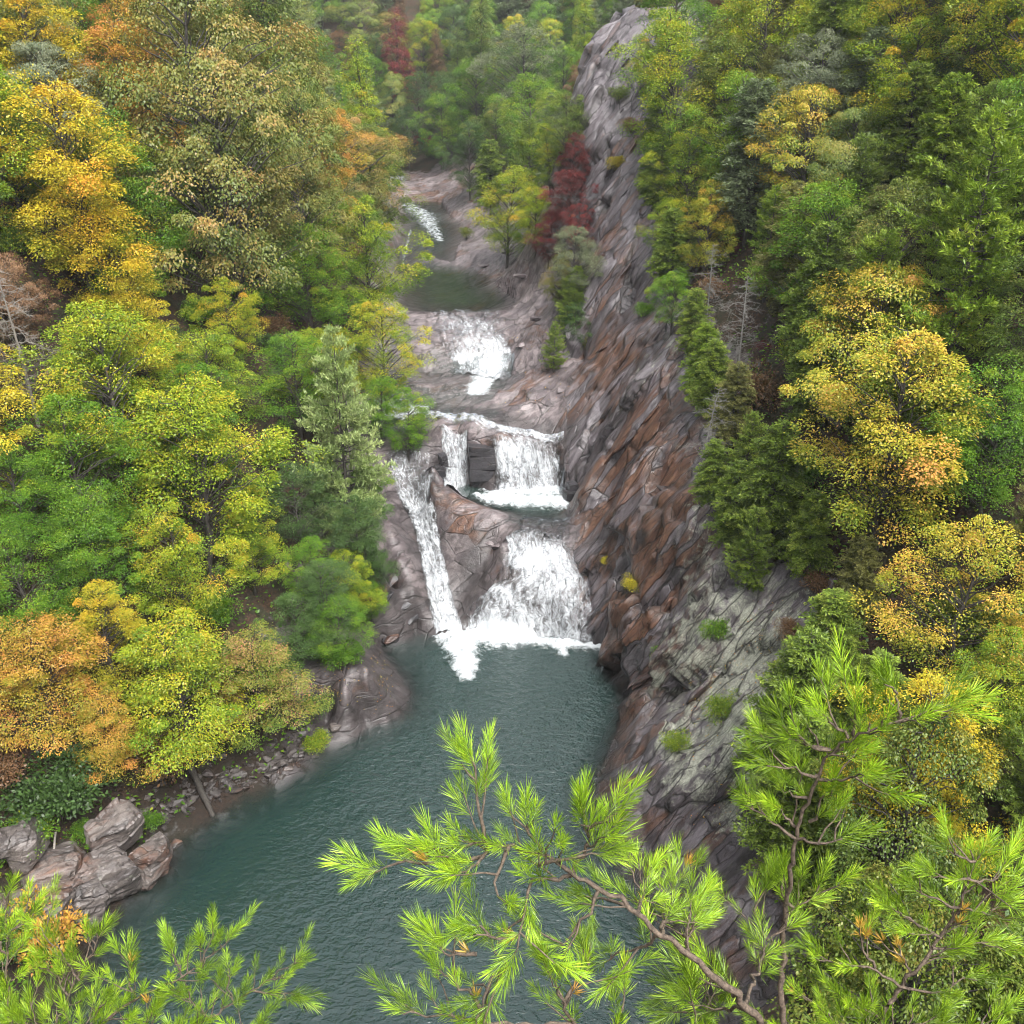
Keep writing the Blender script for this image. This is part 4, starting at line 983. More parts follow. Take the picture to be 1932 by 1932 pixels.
# bare pale branches and a bare trunk on the left slope
plant_px(35,640,130,'dead','rust','bare pale-limbed tree among the yellow crowns',0,bark=M_PALEB)
plant_px(20,560,120,'oak','rust','brown half-bare tree at the side of the yellow crowns',2)
for u, v, w, k, pal, lab in (
 (1830,255,50,'shrub','red','pinkish red bush among the hemlocks high on the slope'),
 (1440,655,36,'shrub','red','small crimson bush beside the dead silver-grey hemlock'),
 (1385,470,30,'shrub','red','tiny crimson bush below the blue-green hemlock'),
 (1360,1335,80,'shrub','yellowgreen','round yellow-green bush on the lichen rock'),
 (1275,1400,60,'shrub','yellowgreen','yellow bush at the lower edge of the lichen rock'),
 (1255,1245,55,'shrub','green','small green shrub hanging on the bare cliff above the pool'),
 (1190,1105,45,'shrub','yellow','little golden shrub growing from the rust-brown cliff'),
 (1395,1030,60,'shrub','yellowgreen','lime bush on the edge of the lichen rock'),
 (1350,1190,70,'shrub','green','low green creeper on the lichen rock'),
 (1215,585,50,'shrub','green','grey-green bush in a fold of the cliff'),
 (1145,1060,30,'shrub','yellow','tiny yellow tuft at the foot of the cliff by the lower falls'),
 (1160,310,40,'shrub','yellow','yellow bush on the notch of the buttress'),
 (1190,235,45,'shrub','rust','rust-red bush on the face of the buttress'),
 (1170,180,45,'shrub','oliveg','olive bush clinging to the upper buttress'),
 (800,265,45,'shrub','red','scarlet bush on the far bank upriver'),
 (820,285,50,'shrub','dark','dark laurel beside the scarlet bush upriver'),
 (105,1500,170,'rhodo','dark','dark glossy rhododendron above the bank boulders'),
 (560,1230,60,'rhodo','dark','blue-green magnolia seedling with big leaves above the rock dome'),
 (600,1400,60,'shrub','yellowgreen','yellow-green bush dipping into the pool'),
 (285,1555,50,'shrub','green','small green bush among the bank stones'),
 (170,1575,60,'shrub','green','lime green bush growing on the bank boulder'),
 (180,1640,36,'shrub','red','scarlet seedling on the leaf-strewn boulder'),
 (710,1120,50,'shrub','rust','red and yellow creeper at the mouth of the dark inlet'),
 (640,1240,80,'shrub','green','green bush on top of the rock dome'),
 (590,1330,70,'shrub','dark','dark bush beside the foot of the rock dome'),
 (1080,610,50,'shrub','green','dark green shrub in the corner of the pale shelf'),
 (1100,650,45,'shrub','olive','brownish shrub at the foot of the rust-brown cliff'),
 (1490,1190,60,'shrub','rust','rust-brown heath bush behind the lichen rock'),
 (1540,1100,70,'shrub','rust','round brown heath bush below the olive hemlock'),
 (1912,1800,70,'shrub','red','crimson bush at the foot of the slope behind the near pine'),
 (1885,1750,60,'shrub','rust','rusty bush above the crimson one at the foot of the slope'),
 (1700,1180,50,'shrub','orange','orange seedling beside a grey outcrop'),
 (880,440,30,'shrub','olive','olive tuft at the tip of the leaning rock slab'),
 (945,415,45,'shrub','oliveg','grey-green bush on top of the leaning rock slab'),
):
    plant_px(u, v, w, k, pal, lab, var=len(PLACED))

# ------------------------------------------------------------------ the rest of the wood
pts = np.array([(p[0], p[1]) for p in PLACED])
def visible_zone(x, y, z):
    d = np.array([x, y, z - CAM_Z]); dep = d[1] * CT - d[2] * ST
    if dep < 8: return False
    u = 966 + FPX * d[0] / dep; v = 966 + FPX * (-d[2] * CT - d[1] * ST) / dep
    return -110 < u < 2040 and -150 < v < 2100
NEAR_LEFT = ['yellowgreen', 'green', 'green', 'yellowgreen', 'yellow', 'green', 'yellowgreen', 'green']
FAR_LEFT = ['olive', 'oliveg', 'oliveg', 'yellowgreen', 'olive', 'green', 'orange', 'oliveg']
RIGHT = ['green', 'yellowgreen', 'oliveg', 'oliveg', 'green', 'amber']
UPRIV = ['oliveg', 'green', 'dark', 'green', 'olive', 'yellowgreen', 'rust', 'dark']
WORD = dict(yellow='golden yellow', yellowgreen='yellow-green', green='green', dark='dark green', olive='rust-tinged olive', oliveg='olive green', orange='orange-tinted', amber='amber-tipped',
            pinkish='pinkish', red='red', rust='rust-brown', hemlock='green', brightpine='bright green', olivepine='straw-olive', bluepine='blue-green', whitepine='pale green', pale='pale')
taken = [tuple(p) for p in pts]; nfill = 0
cand = []
for k in range(40000):
    y = rng.uniform(22, 330) if k % 3 else rng.uniform(22, 120)
    x = rng.uniform(-.62 * y - 12, .62 * y + 12)
    cand.append((x, y))
cand = np.array(cand); cz_ = ground(cand[:, 0], cand[:, 1]); crk = grid_of(ROCK, cand[:, 0], cand[:, 1])
for (x, y), z, rk in zip(cand, cz_, crk):
    if nfill >= 470: break
    if rk > .42 or not visible_zone(x, y, z + 7): continue
    if y < 74 and z < .5: continue
    if y < 60 and x < 0 and z < 7.5: continue
    if abs(x) < 14 and y < 34: continue
    if 90 < y < 215 and z < 22.0 + (y > 160) * 1.5 and -26 < x < 6: continue
    left = x < np.interp(y, [20, 66, 100, 140, 210], [-2, 0, -5, -10, -22])
    right_ = not left and y < 125
    far = y > 190
    sp = 4.3 if y < 80 else (4.9 if y < 150 else 6.2)
    if right_: sp *= .76
    dd = min((x - a) ** 2 + (y - b) ** 2 for a, b in taken)
    if dd < sp * sp: continue
    # keep tall trees from hiding the water and the cliff
    edge_lim = np.interp(y, [30, 50, 66, 80, 100, 130, 160, 185], [-23, -17.5, -17, -16, -15.5, -18, -21, -24])
    s = rng.uniform(.72, 1.12)
    if left and not far and x > edge_lim - 1.5: s *= .55
    rz = rng.uniform(0, 6.28); v = int(rng.integers(0, 9)); c = rng.uniform()
    if far or (not left and y >= 125):
        pal = UPRIV[int(rng.integers(0, len(UPRIV)))]
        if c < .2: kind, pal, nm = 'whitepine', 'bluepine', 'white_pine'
        elif c < .35: kind, nm = 'tall', 'broadleaf_tree'
        else: kind, nm = ('oak' if c > .7 else 'broad'), 'broadleaf_tree'
        where, grp = 'on the hazy hillside upriver', 'trees on the hillside upriver'
        if not far: where, grp, s = 'on the bank beyond the buttress', 'trees beyond the buttress', s * .72
    elif left:
        if y < 88:
            pal = NEAR_LEFT[int(rng.integers(0, 8))]; kind = 'fine' if c < .3 else 'broad'; where = 'low on the slope opposite the cliff'
        else:
            pal = FAR_LEFT[int(rng.integers(0, 8))]; kind = 'oak' if pal.startswith('olive') else ('tall' if c < .2 else 'broad'); where = 'high on the slope opposite the cliff'
        nm = 'broadleaf_tree'; grp = 'trees ' + where
        if y > 100 and c < .14: kind, pal, nm = 'whitepine', 'bluepine', 'white_pine'
    else:
        s *= .82
        if c < .52:
            kind = 'hemlock' if c < .30 else 'pine'; pal = ('hemlock', 'hemlock', 'brightpine', 'olivepine', 'brightpine', 'hemlock')[int(rng.integers(0, 6))]; nm = 'hemlock_tree' if kind == 'hemlock' else 'pine_tree'
        else:
            kind = 'broad' if c < .85 else 'oak'; pal = RIGHT[int(rng.integers(0, 6))]; nm = 'broadleaf_tree'
        where, grp = 'on the slope above the cliff', 'trees on the slope above the cliff'
    word = {'broadleaf_tree': 'broadleaf tree', 'white_pine': 'white pine', 'hemlock_tree': 'hemlock', 'pine_tree': 'pine'}[nm]
    if kind == 'tall': word = 'slender broadleaf tree'
    if kind == 'fine': word = 'spreading fine-leaved tree'
    if kind == 'oak': word = 'large drooping-leaved oak'
    plant(kind, v, x, y, s, rz, pal, nm, '%s %s %s' % (WORD[pal], word, where), 'tree', '%s, %s %s' % (grp, WORD[pal], word), sz=rng.uniform(.9, 1.15))
    taken.append((x, y)); nfill += 1
print('fill trees', nfill)
# bushes in the gaps
nb = 0
for (x, y), z, rk in zip(cand[::-1], cz_[::-1], crk[::-1]):
    if nb >= 170: break
    if rk > .5 or y > 120 or z < 1.0 or not visible_zone(x, y, z + 1): continue
    if abs(x) < 14 and y < 34: continue
    if min((x - a) ** 2 + (y - b) ** 2 for a, b in taken) < 2.3 ** 2: continue
    left = x < -6; pal = (['green', 'dark', 'yellowgreen', 'green', 'rust'] if left else ['oliveg', 'rust', 'green', 'dark', 'yellowgreen', 'hemlock'])[int(rng.integers(0, 5))]
    k = 'rhodo' if rng.uniform() < .3 else 'shrub'; wh = 'on the slope opposite the cliff' if left else 'on the slope above the cliff'
    plant(k, nb, x, y, rng.uniform(1.0, 1.7) * (.7 if k == 'rhodo' else 1), rng.uniform(0, 6.28), pal, 'rhododendron' if k == 'rhodo' else 'shrub',
          '%s %s between the trees %s' % (WORD[pal], 'big-leaved rhododendron' if k == 'rhodo' else 'bush', wh), 'shrub', 'bushes %s, %s %s' % (wh, WORD[pal], k))
    taken.append((x, y)); nb += 1
print('fill bushes', nb)
# undergrowth between the trees: one mass nobody could count
def undergrowth(name, label, sel, n, pal):
    x = rng.uniform(-75, 75, n * 3); y = rng.uniform(24, 215, n * 3)
    z = ground(x, y); rk = grid_of(ROCK, x, y)
    pn = vnoise(np.stack([x * .35, y * .35, z * .2], 1), 5)
    ok = (rk < .55) & (z > .4) & sel(x, y) & (pn > -.45) & ~((y > 100) & (y < 200) & (z < 19.5)) & (np.abs(x) < .62 * y + 8)
    x, y, z = x[ok][:n], y[ok][:n], z[ok][:n]; m = len(x)
    h = rng.uniform(0, 1, m) ** 1.6 * 1.3
    c = np.stack([x, y, z + h], 1); a = rng.normal(0, 1, (m, 3)) * [1, 1, .4]; nn = np.array([0, 0, 1.]) + rng.normal(0, .5, (m, 3))
    L = rng.uniform(.16, .42, m)
    me = leaves_mesh(name, c, a, nn, L, L * .55, .45 + .25 * pn[ok][:n] + rng.normal(0, .16, m), .5 + rng.normal(0, .18, m))
    o = link(name, me, MLEAF[pal]); tag(o, label, 'undergrowth', kind='stuff')
undergrowth('undergrowth', 'low mixed undergrowth covering the slope opposite the cliff', lambda x, y: x < np.interp(y, [20, 66, 100, 140, 210], [-4, -6, -8, -10, -22]), 90000, 'green')
undergrowth('undergrowth', 'low heath and seedlings covering the slope above the cliff', lambda x, y: x > 5, 110000, 'green')
# ------------------------------------------------------------------ rocks that lie loose or stand proud
def hull_mesh(name, pts, at=None, rust=0., lich=0.):
    bm = bmesh.new()
    for p in pts: bm.verts.new(p)
    r = bmesh.ops.convex_hull(bm, input=bm.verts[:])
    bmesh.ops.delete(bm, geom=[v for v in bm.verts if not v.link_faces], context='VERTS')
    me = bpy.data.meshes.new(name); bm.to_mesh(me); bm.free()
    k = len(me.vertices); add_attr(me, 'rust', np.full(k, rust)); add_attr(me, 'lichen', np.full(k, lich)); add_attr(me, 'crack', np.zeros(k)); add_attr(me, 'rock', np.ones(k)); add_attr(me, 'wet', np.full(k, .45 if name == 'stone' else 0.))
    return me
def stone_pts(r, n=15, dims=(1, .7, .45)):
    d = unit(r.normal(0, 1, (n, 3))); d = d / (np.abs(d) ** 2.6).sum(1, keepdims=True) ** (1 / 2.6)
    return d * np.array(dims) * r.uniform(.82, 1.05, (n, 1))
def boulder_mesh(name, seed, dims, rust, lich, sub=5):
    bm = bmesh.new(); bmesh.ops.create_icosphere(bm, subdivisions=sub, radius=1)
    v = np.array([x.co[:] for x in bm.verts]); bm.verts.ensure_lookup_table()
    r = np.random.default_rng(seed)
    d = v / (np.abs(v) ** 3.4).sum(1, keepdims=True) ** (1 / 3.4)      # squarish
    w = d * np.array(dims)
    for _ in range(9):                                                    # flat faces where pieces broke off
        nrm = unit(r.normal(0, 1, 3)); lim = r.uniform(.62, .92) * np.max(w @ nrm)
        ex = np.clip(w @ nrm - lim, 0, None); w = w - ex[:, None] * nrm * .93
    nn = unit(v)
    s, g = slabs(w / np.array([1.5, .8, .45]) + seed, seed)
    w = w + nn * (.10 * s + .07 * fbm(w * 1.3 + seed, 4, seed))[:, None] * max(.3, min(dims))
    for x, c in zip(bm.verts, w): x.co = c
    me = bpy.data.meshes.new(name); bm.to_mesh(me); bm.free()
    k = len(me.vertices); add_attr(me, 'rust', np.full(k, rust)); add_attr(me, 'lichen', np.full(k, lich)); add_attr(me, 'crack', np.clip(.08 - g, 0, 1) * 9); add_attr(me, 'rock', np.ones(k)); add_attr(me, 'wet', np.zeros(k))
    return me
def boulder(u, v, wpx, ratio, rot, label, seed, rust=.1, lich=.25, sink=.35, group=None, tilt=(0, 0), mat=None, sub=5):
    p = hit(u, v, .5); t = np.linalg.norm(p - [0, 0, CAM_Z]); a = wpx * t / FPX * .5
    dims = (a, a * ratio[0], a * ratio[1])
    o = link('boulder', boulder_mesh('boulder', seed, dims, rust, lich, sub), mat or M_BOULD)
    x, y = p[:2]; o.location = (x, y, max(float(ground(x, y)[0]), -.6) + dims[2] * (1 - 2 * sink)); o.rotation_euler = (tilt[0], tilt[1], rot)
    tag(o, label, 'boulder', group); return o
boulder(215, 1585, 92, (.75, .8), .9, 'tall blocky boulder leaning on top of the bank boulders', 101, .1, .30, .05, tilt=(.2, -.15))
boulder(200, 1660, 125, (.7, .62), .75, 'pale lichen-spotted bank boulder strewn with leaves', 102, .15, .38, .22, tilt=(.1, .15))
boulder(283, 1628, 84, (.62, .85), 1.1, 'smooth olive-brown boulder at the tip of the bank', 103, .35, .12, .28, tilt=(-.1, .1))
boulder(140, 1695, 140, (.62, .6), .6, 'purple-grey boulder slab sloping into the pool', 104, .15, .1, .3, tilt=(0, .15))
boulder(95, 1640, 110, (.8, .5), .3, 'leaf-covered boulder behind the sloping purple one', 105, .2, .12, .3)
boulder(45, 1600, 90, (.8, .8), 1.7, 'dark split boulder at the back of the bank', 106, .1, .1, .2)
boulder(60, 1740, 150, (.7, .5), .1, 'broad dark boulder under the near pine boughs', 107, .15, .1, .3)
boulder(305, 1597, 30, (.7, .6), .4, 'small wet boulder beside the olive-brown one', 108, .3, 0, .35, sub=3)
boulder(330, 1583, 24, (.7, .6), .9, 'small half-drowned boulder off the scree', 109, .5, 0, .45, sub=3)
boulder(632, 1366, 26, (.7, .5), .2, 'flat wet boulder at the foot of the rock dome', 110, .1, 0, .35, sub=3)
for k, (u, v, w) in enumerate(((724,392,24),(741,400,20),(757,403,22),(744,388,16),(770,506,14),(822,455,12),(905,372,16),(768,385,10))):
    boulder(u, v, w, (.7, .5), k, 'dark river boulder in the rapids of the upper river', 120 + k, .15, .05, .3, 'boulders in the upper river', sub=3)
boulder(738, 1198, 36, (.5, .4), .6, 'drowned wedge of rock in the dark inlet', 131, .5, 0, .55, sub=4, mat=M_DARKR)

# broken stones along the pool bank
sr = np.random.default_rng(5)
stone_meshes = [hull_mesh('stone', stone_pts(sr, 16, (1, sr.uniform(.5, .8), sr.uniform(.25, .5))), rust=.15, lich=.0) for _ in range(8)]
line = np.array([(255,1570),(300,1540),(345,1525),(400,1500),(450,1478),(500,1462),(545,1440),(585,1420)])
for k in range(290):
    t = sr.uniform(0, len(line) - 1); i = int(t); u, v = line[i] + (line[min(i + 1, len(line) - 1)] - line[i]) * (t - i)
    off = abs(sr.normal(0, 1)); u += sr.normal(0, 14); v += 12 - 34 * off
    p = hit(u, v)
    if p is None or p[1] > 62: continue
    o = link('stone', stone_meshes[k % 8], M_BOULD); s = sr.uniform(.12, .40) * (1.5 if sr.uniform() < .15 else 1)
    if 500 < u < 570: s *= 1.3
    o.location = (p[0], p[1], float(ground(p[0], p[1])[0]) + .10 * s); o.scale = (s, s, s); o.rotation_euler = (sr.normal(0, .35), sr.normal(0, .35), sr.uniform(0, 6.28))
    tag(o, 'broken flat stone in the scree along the pool bank', 'stone', 'stones of the bank scree')

# the log that slid into the pool, and a bleached stick
tb = Tubes(); b = at_z(402, 1540, -.1); dr = np.array([-.76, .65])
zs = max((float(ground(*(b[:2] + dr * d))[0]) + .30 - b[2]) / d for d in (.6, 1.0, 1.5, 2.0, 2.6, 3.2, 3.8)); a = np.array([*(b[:2] + dr * 3.8), b[2] + zs * 3.8])
tb.add(curve((0, 0, 0), b - a, 9, .12, .03), .28, .17, 9, .05)
lg = empty('fallen_log', a); tag(lg, 'dark fallen log sliding from the bank into the pool', 'log')
link('trunk', tb.mesh('trunk'), M_BARK, lg)
for f, d in ((.25, (.3, .2, .6)), (.5, (-.35, .1, .4)), (.12, (.6, .3, .7))):
    st = Tubes(); p0 = (b - a) * f; st.add(curve(p0, p0 + np.array(d) * 1.5, 5, .05, .04), .07, .02, 5); link('branch_stub', st.mesh('branch_stub'), M_BARK, lg)
tb = Tubes(); a, b = hit(105, 1570, 1.0), hit(96, 1650, .9)
tb.add(curve((0, 0, 0), b - a, 6, .05, .03), .06, .09, 6)
o = link('dead_stick', tb.mesh('dead_stick'), M_PALEB); o.location = a; tag(o, 'bleached splintered stick lying on the leaf-covered boulder', 'stick')
tb = Tubes(); a, b = hit(1440, 300, 7.0), hit(1535, 316, 7.0)
tb.add(curve((0, 0, 0), b - a, 8, .2, .10), .02, .06, 6)
for f in (.2, .35, .5, .62, .75):
    p0 = (b - a) * f; tb.add(curve(p0, p0 + np.array([sr.normal(0, .5), sr.normal(0, .4), sr.uniform(-.4, 1.3)]), 5, 0, .05), .03, .008, 4)
o = link('bare_bough', tb.mesh('bare_bough'), M_PALEB); o.location = a; tag(o, 'bleached bare trunk fallen across the blue-green hemlock', 'log')
tb = Tubes(); a, b = hit(1545, 772, 3.0), hit(1590, 812, 2.5)
tb.add(curve((0, 0, 0), b - a, 6, 0, .05), .22, .32, 8)
o = link('broken_trunk', tb.mesh('broken_trunk'), M_BARK); o.location = a; tag(o, 'dark broken trunk jutting out beside the golden tree', 'log')

# slabs that stand proud of the cliff, lying along the beds of the rock
cr = GROUND['rock_cliff']; RM = Matrix((e1, e2, e3)).transposed().to_euler()
def slab_on(u, v, dims, parent, mat, rot=None, seed=0, sink=.3):
    p = hit(u, v)
    if p is None: return
    rs = np.random.default_rng(seed); ru = float(grid_of(RUST, p[0], p[1])); li = float(grid_of(LICH, p[0], p[1]))
    o = link('rock_slab', hull_mesh('rock_slab', stone_pts(rs, 18, dims), rust=ru, lich=li * .7), mat, parent)
    nn = NR.reshape(*MX.shape, 3)[min(np.searchsorted(GY, p[1]), ny - 1), min(np.searchsorted(GX, p[0]), nx - 1)]
    o.location = p - nn * dims[2] * sink; o.rotation_euler = rot if rot is not None else RM
    if rot is None: o.rotation_euler.rotate_axis('X', rs.normal(0, .3)); o.rotation_euler.rotate_axis('Z', rs.normal(0, .2)); o.rotation_euler.rotate_axis('Y', rs.normal(0, .15))
for k in range(75):
    t = sr.uniform(0, 1)
    if k < 45:
        v = sr.uniform(620, 1300); c0 = np.interp(v, [620, 800, 950, 1100, 1300], [1125, 1150, 1120, 1140, 1190]); c1 = np.interp(v, [620, 800, 950, 1100, 1300], [1270, 1290, 1330, 1300, 1300])
    elif k < 60: v = sr.uniform(80, 600); c0 = np.interp(v, [80, 300, 600], [1150, 1150, 1130]); c1 = c0 + 55
    else: v = sr.uniform(1120, 1560); c0, c1 = 1270, 1440
    L = sr.uniform(.7, 2.1)
    slab_on(c0 + (c1 - c0) * t, v, (L, L * sr.uniform(.22, .4), L * sr.uniform(.12, .2)), cr, M_ROCK, seed=300 + k)
br = GROUND['river_bedrock']
for k, (u, v, L, w, h, rz) in enumerate(((940,1030,.8,.4,.3,.4),(925,1025,.5,.4,.3,.1),
        (930,430,1.6,.6,.5,.6),(965,475,1.8,.5,.3,.7),(920,500,1.5,.5,.25,.6),(990,520,1.6,.5,.3,.5),(1020,600,1.5,.6,.35,.5),(1045,690,1.2,.6,.4,.3),(1060,735,1.0,.5,.4,.4),(985,650,.9,.5,.35,.2))):
    slab_on(u, v, (L, w, h), br, M_BED, rot=(0.1 * math.sin(k), .12, rz), seed=500 + k, sink=.35)

for k, (u, v, L, w, h, rz) in enumerate(((722,1045,1.5,.6,.5,.9),(745,1090,1.6,.6,.5,.8),(765,1140,1.5,.5,.45,.8),(712,1085,1.2,.6,.6,.7),(730,1130,1.1,.5,.5,.5),(705,1130,1.0,.6,.5,.3),(780,1165,.9,.5,.4,.9))):
    slab_on(u, v, (L, w, h), br, M_DARKR, rot=(.2, -.45, rz), seed=560 + k, sink=.3)  # inlet slabs, coloured black in place of the overhang's shade
def block_on(u, v, z, dims, rz, seed):
    p = at_z(u, v, z); rs = np.random.default_rng(seed)
    c8 = np.array([(x, y, w) for x in (-1, 1) for y in (-1, 1) for w in (-1, 1)]) * np.array(dims) * rs.uniform(.9, 1.04, (8, 3))
    c8 = np.vstack([c8 * [.96, .96, 1], c8 * [1, .94, .93]])
    o = link('rock_block', hull_mesh('rock_block', c8), M_DARKR, br); o.location = p; o.rotation_euler = (.05 * rs.normal(), .05 * rs.normal(), rz)
for k, a in enumerate(((908,850,10.6,(1.25,.6,.42),.12),(910,872,9.5,(1.15,.7,.62),.08),(908,893,8.4,(1.1,.7,.55),.1),(915,908,7.4,(1.2,.6,.45),.05),
        (836,868,9.9,(.35,.5,.6),.3),(830,888,9.0,(.45,.5,.5),.3),(1080,918,8.2,(.45,.5,.4),.3),(1076,934,7.6,(.6,.5,.35),.4))):
    block_on(*a, 600 + k)

# fallen leaves on the bare rocks: a mass
def litter(name, label, zones, n, pal):
    C = []
    for (u0, v0, u1, v1), share in zones:
        for _ in range(int(n * share)):
            p = hit(sr.uniform(u0, u1), sr.uniform(v0, v1))
            if p is not None and p[2] > .15: C.append(p)
    C = np.array(C); m = len(C); C[:, 2] += .06
    L = sr.uniform(.07, .13, m)
    me = leaves_mesh(name, C, sr.normal(0, 1, (m, 3)) * [1, 1, .25], np.array([0, 0, 1.]) + sr.normal(0, .3, (m, 3)), L, L * .7, .5 + sr.normal(0, .25, m), .5 + sr.normal(0, .2, m))
    tag(link(name, me, MLEAF[pal]), label, 'leaves', kind='stuff')
litter('fallen_leaves', 'fallen orange leaves scattered over the bank and the ledges', (((40,1560,200,1720),.30),((600,1230,740,1350),.2),((1290,1120,1480,1400),.25),((930,600,1080,780),.15),((1270,1380,1400,1560),.1)), 1500, 'orange')

# ------------------------------------------------------------------ pines growing at the overlook
M_NEED = leaf_material('pine_needles_green', [(.0,(.06,.13,.008)),(.4,(.20,.36,.015)),(.75,(.38,.54,.028)),(1,(.58,.60,.06))], .18, .05, .75)
M_NEEDY = leaf_material('pine_needles_yellow', [(.0,(.30,.24,.04)),(.4,(.55,.36,.05)),(.8,(.65,.34,.10)),(1,(.5,.20,.08))], .25, .06)
def tuft(seed, n=80, ax=.085, L=.054, spread=.85, w=.0017):
    r = np.random.default_rng(seed)
    s = r.uniform(0, 1, n); ang = r.uniform(0, 6.283, n)
    op = spread * (1.0 - .55 * s) * r.uniform(.55, 1.15, n)
    d = np.stack([np.sin(op) * np.cos(ang), np.sin(op) * np.sin(ang), np.cos(op)], 1)
    c = np.stack([.002 * np.cos(ang), .002 * np.sin(ang), ax * s], 1)
    l = L * r.uniform(.7, 1.15, n)
    return leaves_mesh('needle_tuft', c, d, unit(r.normal(0, 1, (n, 3))), l, np.full(n, w), .45 + r.normal(0, .16, n), .42 + .25 * s + r.normal(0, .2, n), 0.0)
TUFTS = [tuft(700 + k, 84 + 10 * (k % 3), .07 + .02 * (k % 3), .047 + .004 * (k % 4), .75 + .08 * (k % 3)) for k in range(8)]
TUFTY = [tuft(720 + k, 22, .02, .045, .9, .004) for k in range(2)]
for t in TUFTS + TUFTY: t.materials.append(None)
def fgp(u, v, d):
    a, b = (u - 966.0) / FPX, (v - 966.0) / FPX
    return np.array([a * d, (CT - b * ST) * d, CAM_Z + (-ST - b * CT) * d])
fr = np.random.default_rng(77)
def needle(branch, p, d, sc, yellow=False):
    me = TUFTY[fr.integers(0, 2)] if yellow else TUFTS[fr.integers(0, 8)]
    o = bpy.data.objects.new('needle_tuft', me); COL.objects.link(o); o.parent = branch
    o.material_slots[0].link = 'OBJECT'; o.material_slots[0].material = M_NEEDY if yellow else M_NEED
    o.location = p; o.rotation_euler = Vector(d).to_track_quat('Z', 'Y').to_euler(); o.rotation_euler.rotate_axis('Z', fr.uniform(0, 6.28))
    o.scale = (sc, sc, sc); return o
def smooth_line(pts, n):
    pts = np.asarray(pts, float)
    for _ in range(2):
        q = [pts[0]]
        for i in range(len(pts) - 1): q += [pts[i] * .75 + pts[i + 1] * .25, pts[i] * .25 + pts[i + 1] * .75]
        pts = np.array(q + [pts[-1]])
    return resample(pts, n)
UPV = np.array([0, .12, 1.0])
def bough(tree, px, r0, r1, sc=1.0, bare=.25, dens=1.0, side=True, yellow=.03, wob=.012):
    """a branch through (u, v, distance) points, from its thick end to its tip, with tufts on its outer part"""
    P3 = np.array([fgp(*p) for p in px]); L = np.linalg.norm(np.diff(P3, axis=0), axis=1).sum()
    n = max(6, int(L / .03)); cv = smooth_line(P3, n + 2)[:n + 1 if L < .2 else n]; n = len(cv); L = np.linalg.norm(np.diff(cv, axis=0), axis=1).sum(); cv[1:-1] += fr.normal(0, wob * .35, (n - 2, 3))
    tb = Tubes(); tb.add(cv, r0, r1, 6, .08)
    tufts = []
    tan = unit(np.gradient(cv, axis=0)); step = .042 / dens; s = bare * L
    while s < L:
        f = s / L; i = min(n - 1, int(f * (n - 1))); t = tan[i]
        rnd = fr.normal(0, 1, 3); sd = unit(rnd - t * (rnd @ t))
        if side and fr.uniform() < .60:                      # a short side twig carrying its own tufts
            tl = sc * fr.uniform(.04, .16) * (1.15 - .6 * f); td = unit(t * .7 + sd * .8 + UPV * .45)
            e = cv[i] + td * tl; tb.add(curve(cv[i], e, 4, .0, .004, fr), .0028 * sc, .0016 * sc, 4)
            tufts.append((e - td * .02, unit(td + UPV * .35)))
            if tl > .10: tufts.append((cv[i] + td * tl * .5, unit(td + fr.normal(0, .5, 3) + UPV * .3)))
        else:
            tufts.append((cv[i], unit(t * .8 + sd * .55 + UPV * .4)))
        s += step * fr.uniform(.6, 1.4)
    tufts.append((cv[-1] - tan[-1] * .01, tan[-1])); tufts.append((cv[-2], unit(tan[-1] + UPV * .5)))
    b = link('branch', tb.mesh('branch'), M_PBARK, tree)
    for p, d in tufts: needle(b, p, d, sc * fr.uniform(.60, .95), fr.uniform() < yellow)
    return b
def near_pine(tx, ty, z_top, label):
    zg = float(ground(tx, ty)[0]); e = empty('virginia_pine', (0, 0, 0)); tag(e, label, 'pine')
    tb = Tubes(); tb.add(np.array([(tx, ty, zg - .6), (tx + .05, ty + .02, (zg + z_top) / 2), (tx, ty, z_top)]), .11, .05, 9, .04)
    link('trunk', tb.mesh('trunk'), M_PBARK, e); return e
T = fgp(1500, 2180, 2.5); pineA = near_pine(T[0], T[1], T[2], 'near pine whose long branch reaches out over the plunge pool')
ts = (1500, 2180, 2.5)
m1 = [(1450,1945,2.3),(1404,1895,2.25),(1302,1804,2.2),(1201,1724,2.2),(1135,1669,2.2),(1081,1651,2.18),(1026,1613,2.15),(979,1593,2.15),(913,1593,2.12),(850,1598,2.1),(790,1600,2.1),(745,1588,2.1)]
bough(pineA, [ts] + m1, .013, .0025, 1.0, .80, 1.2)
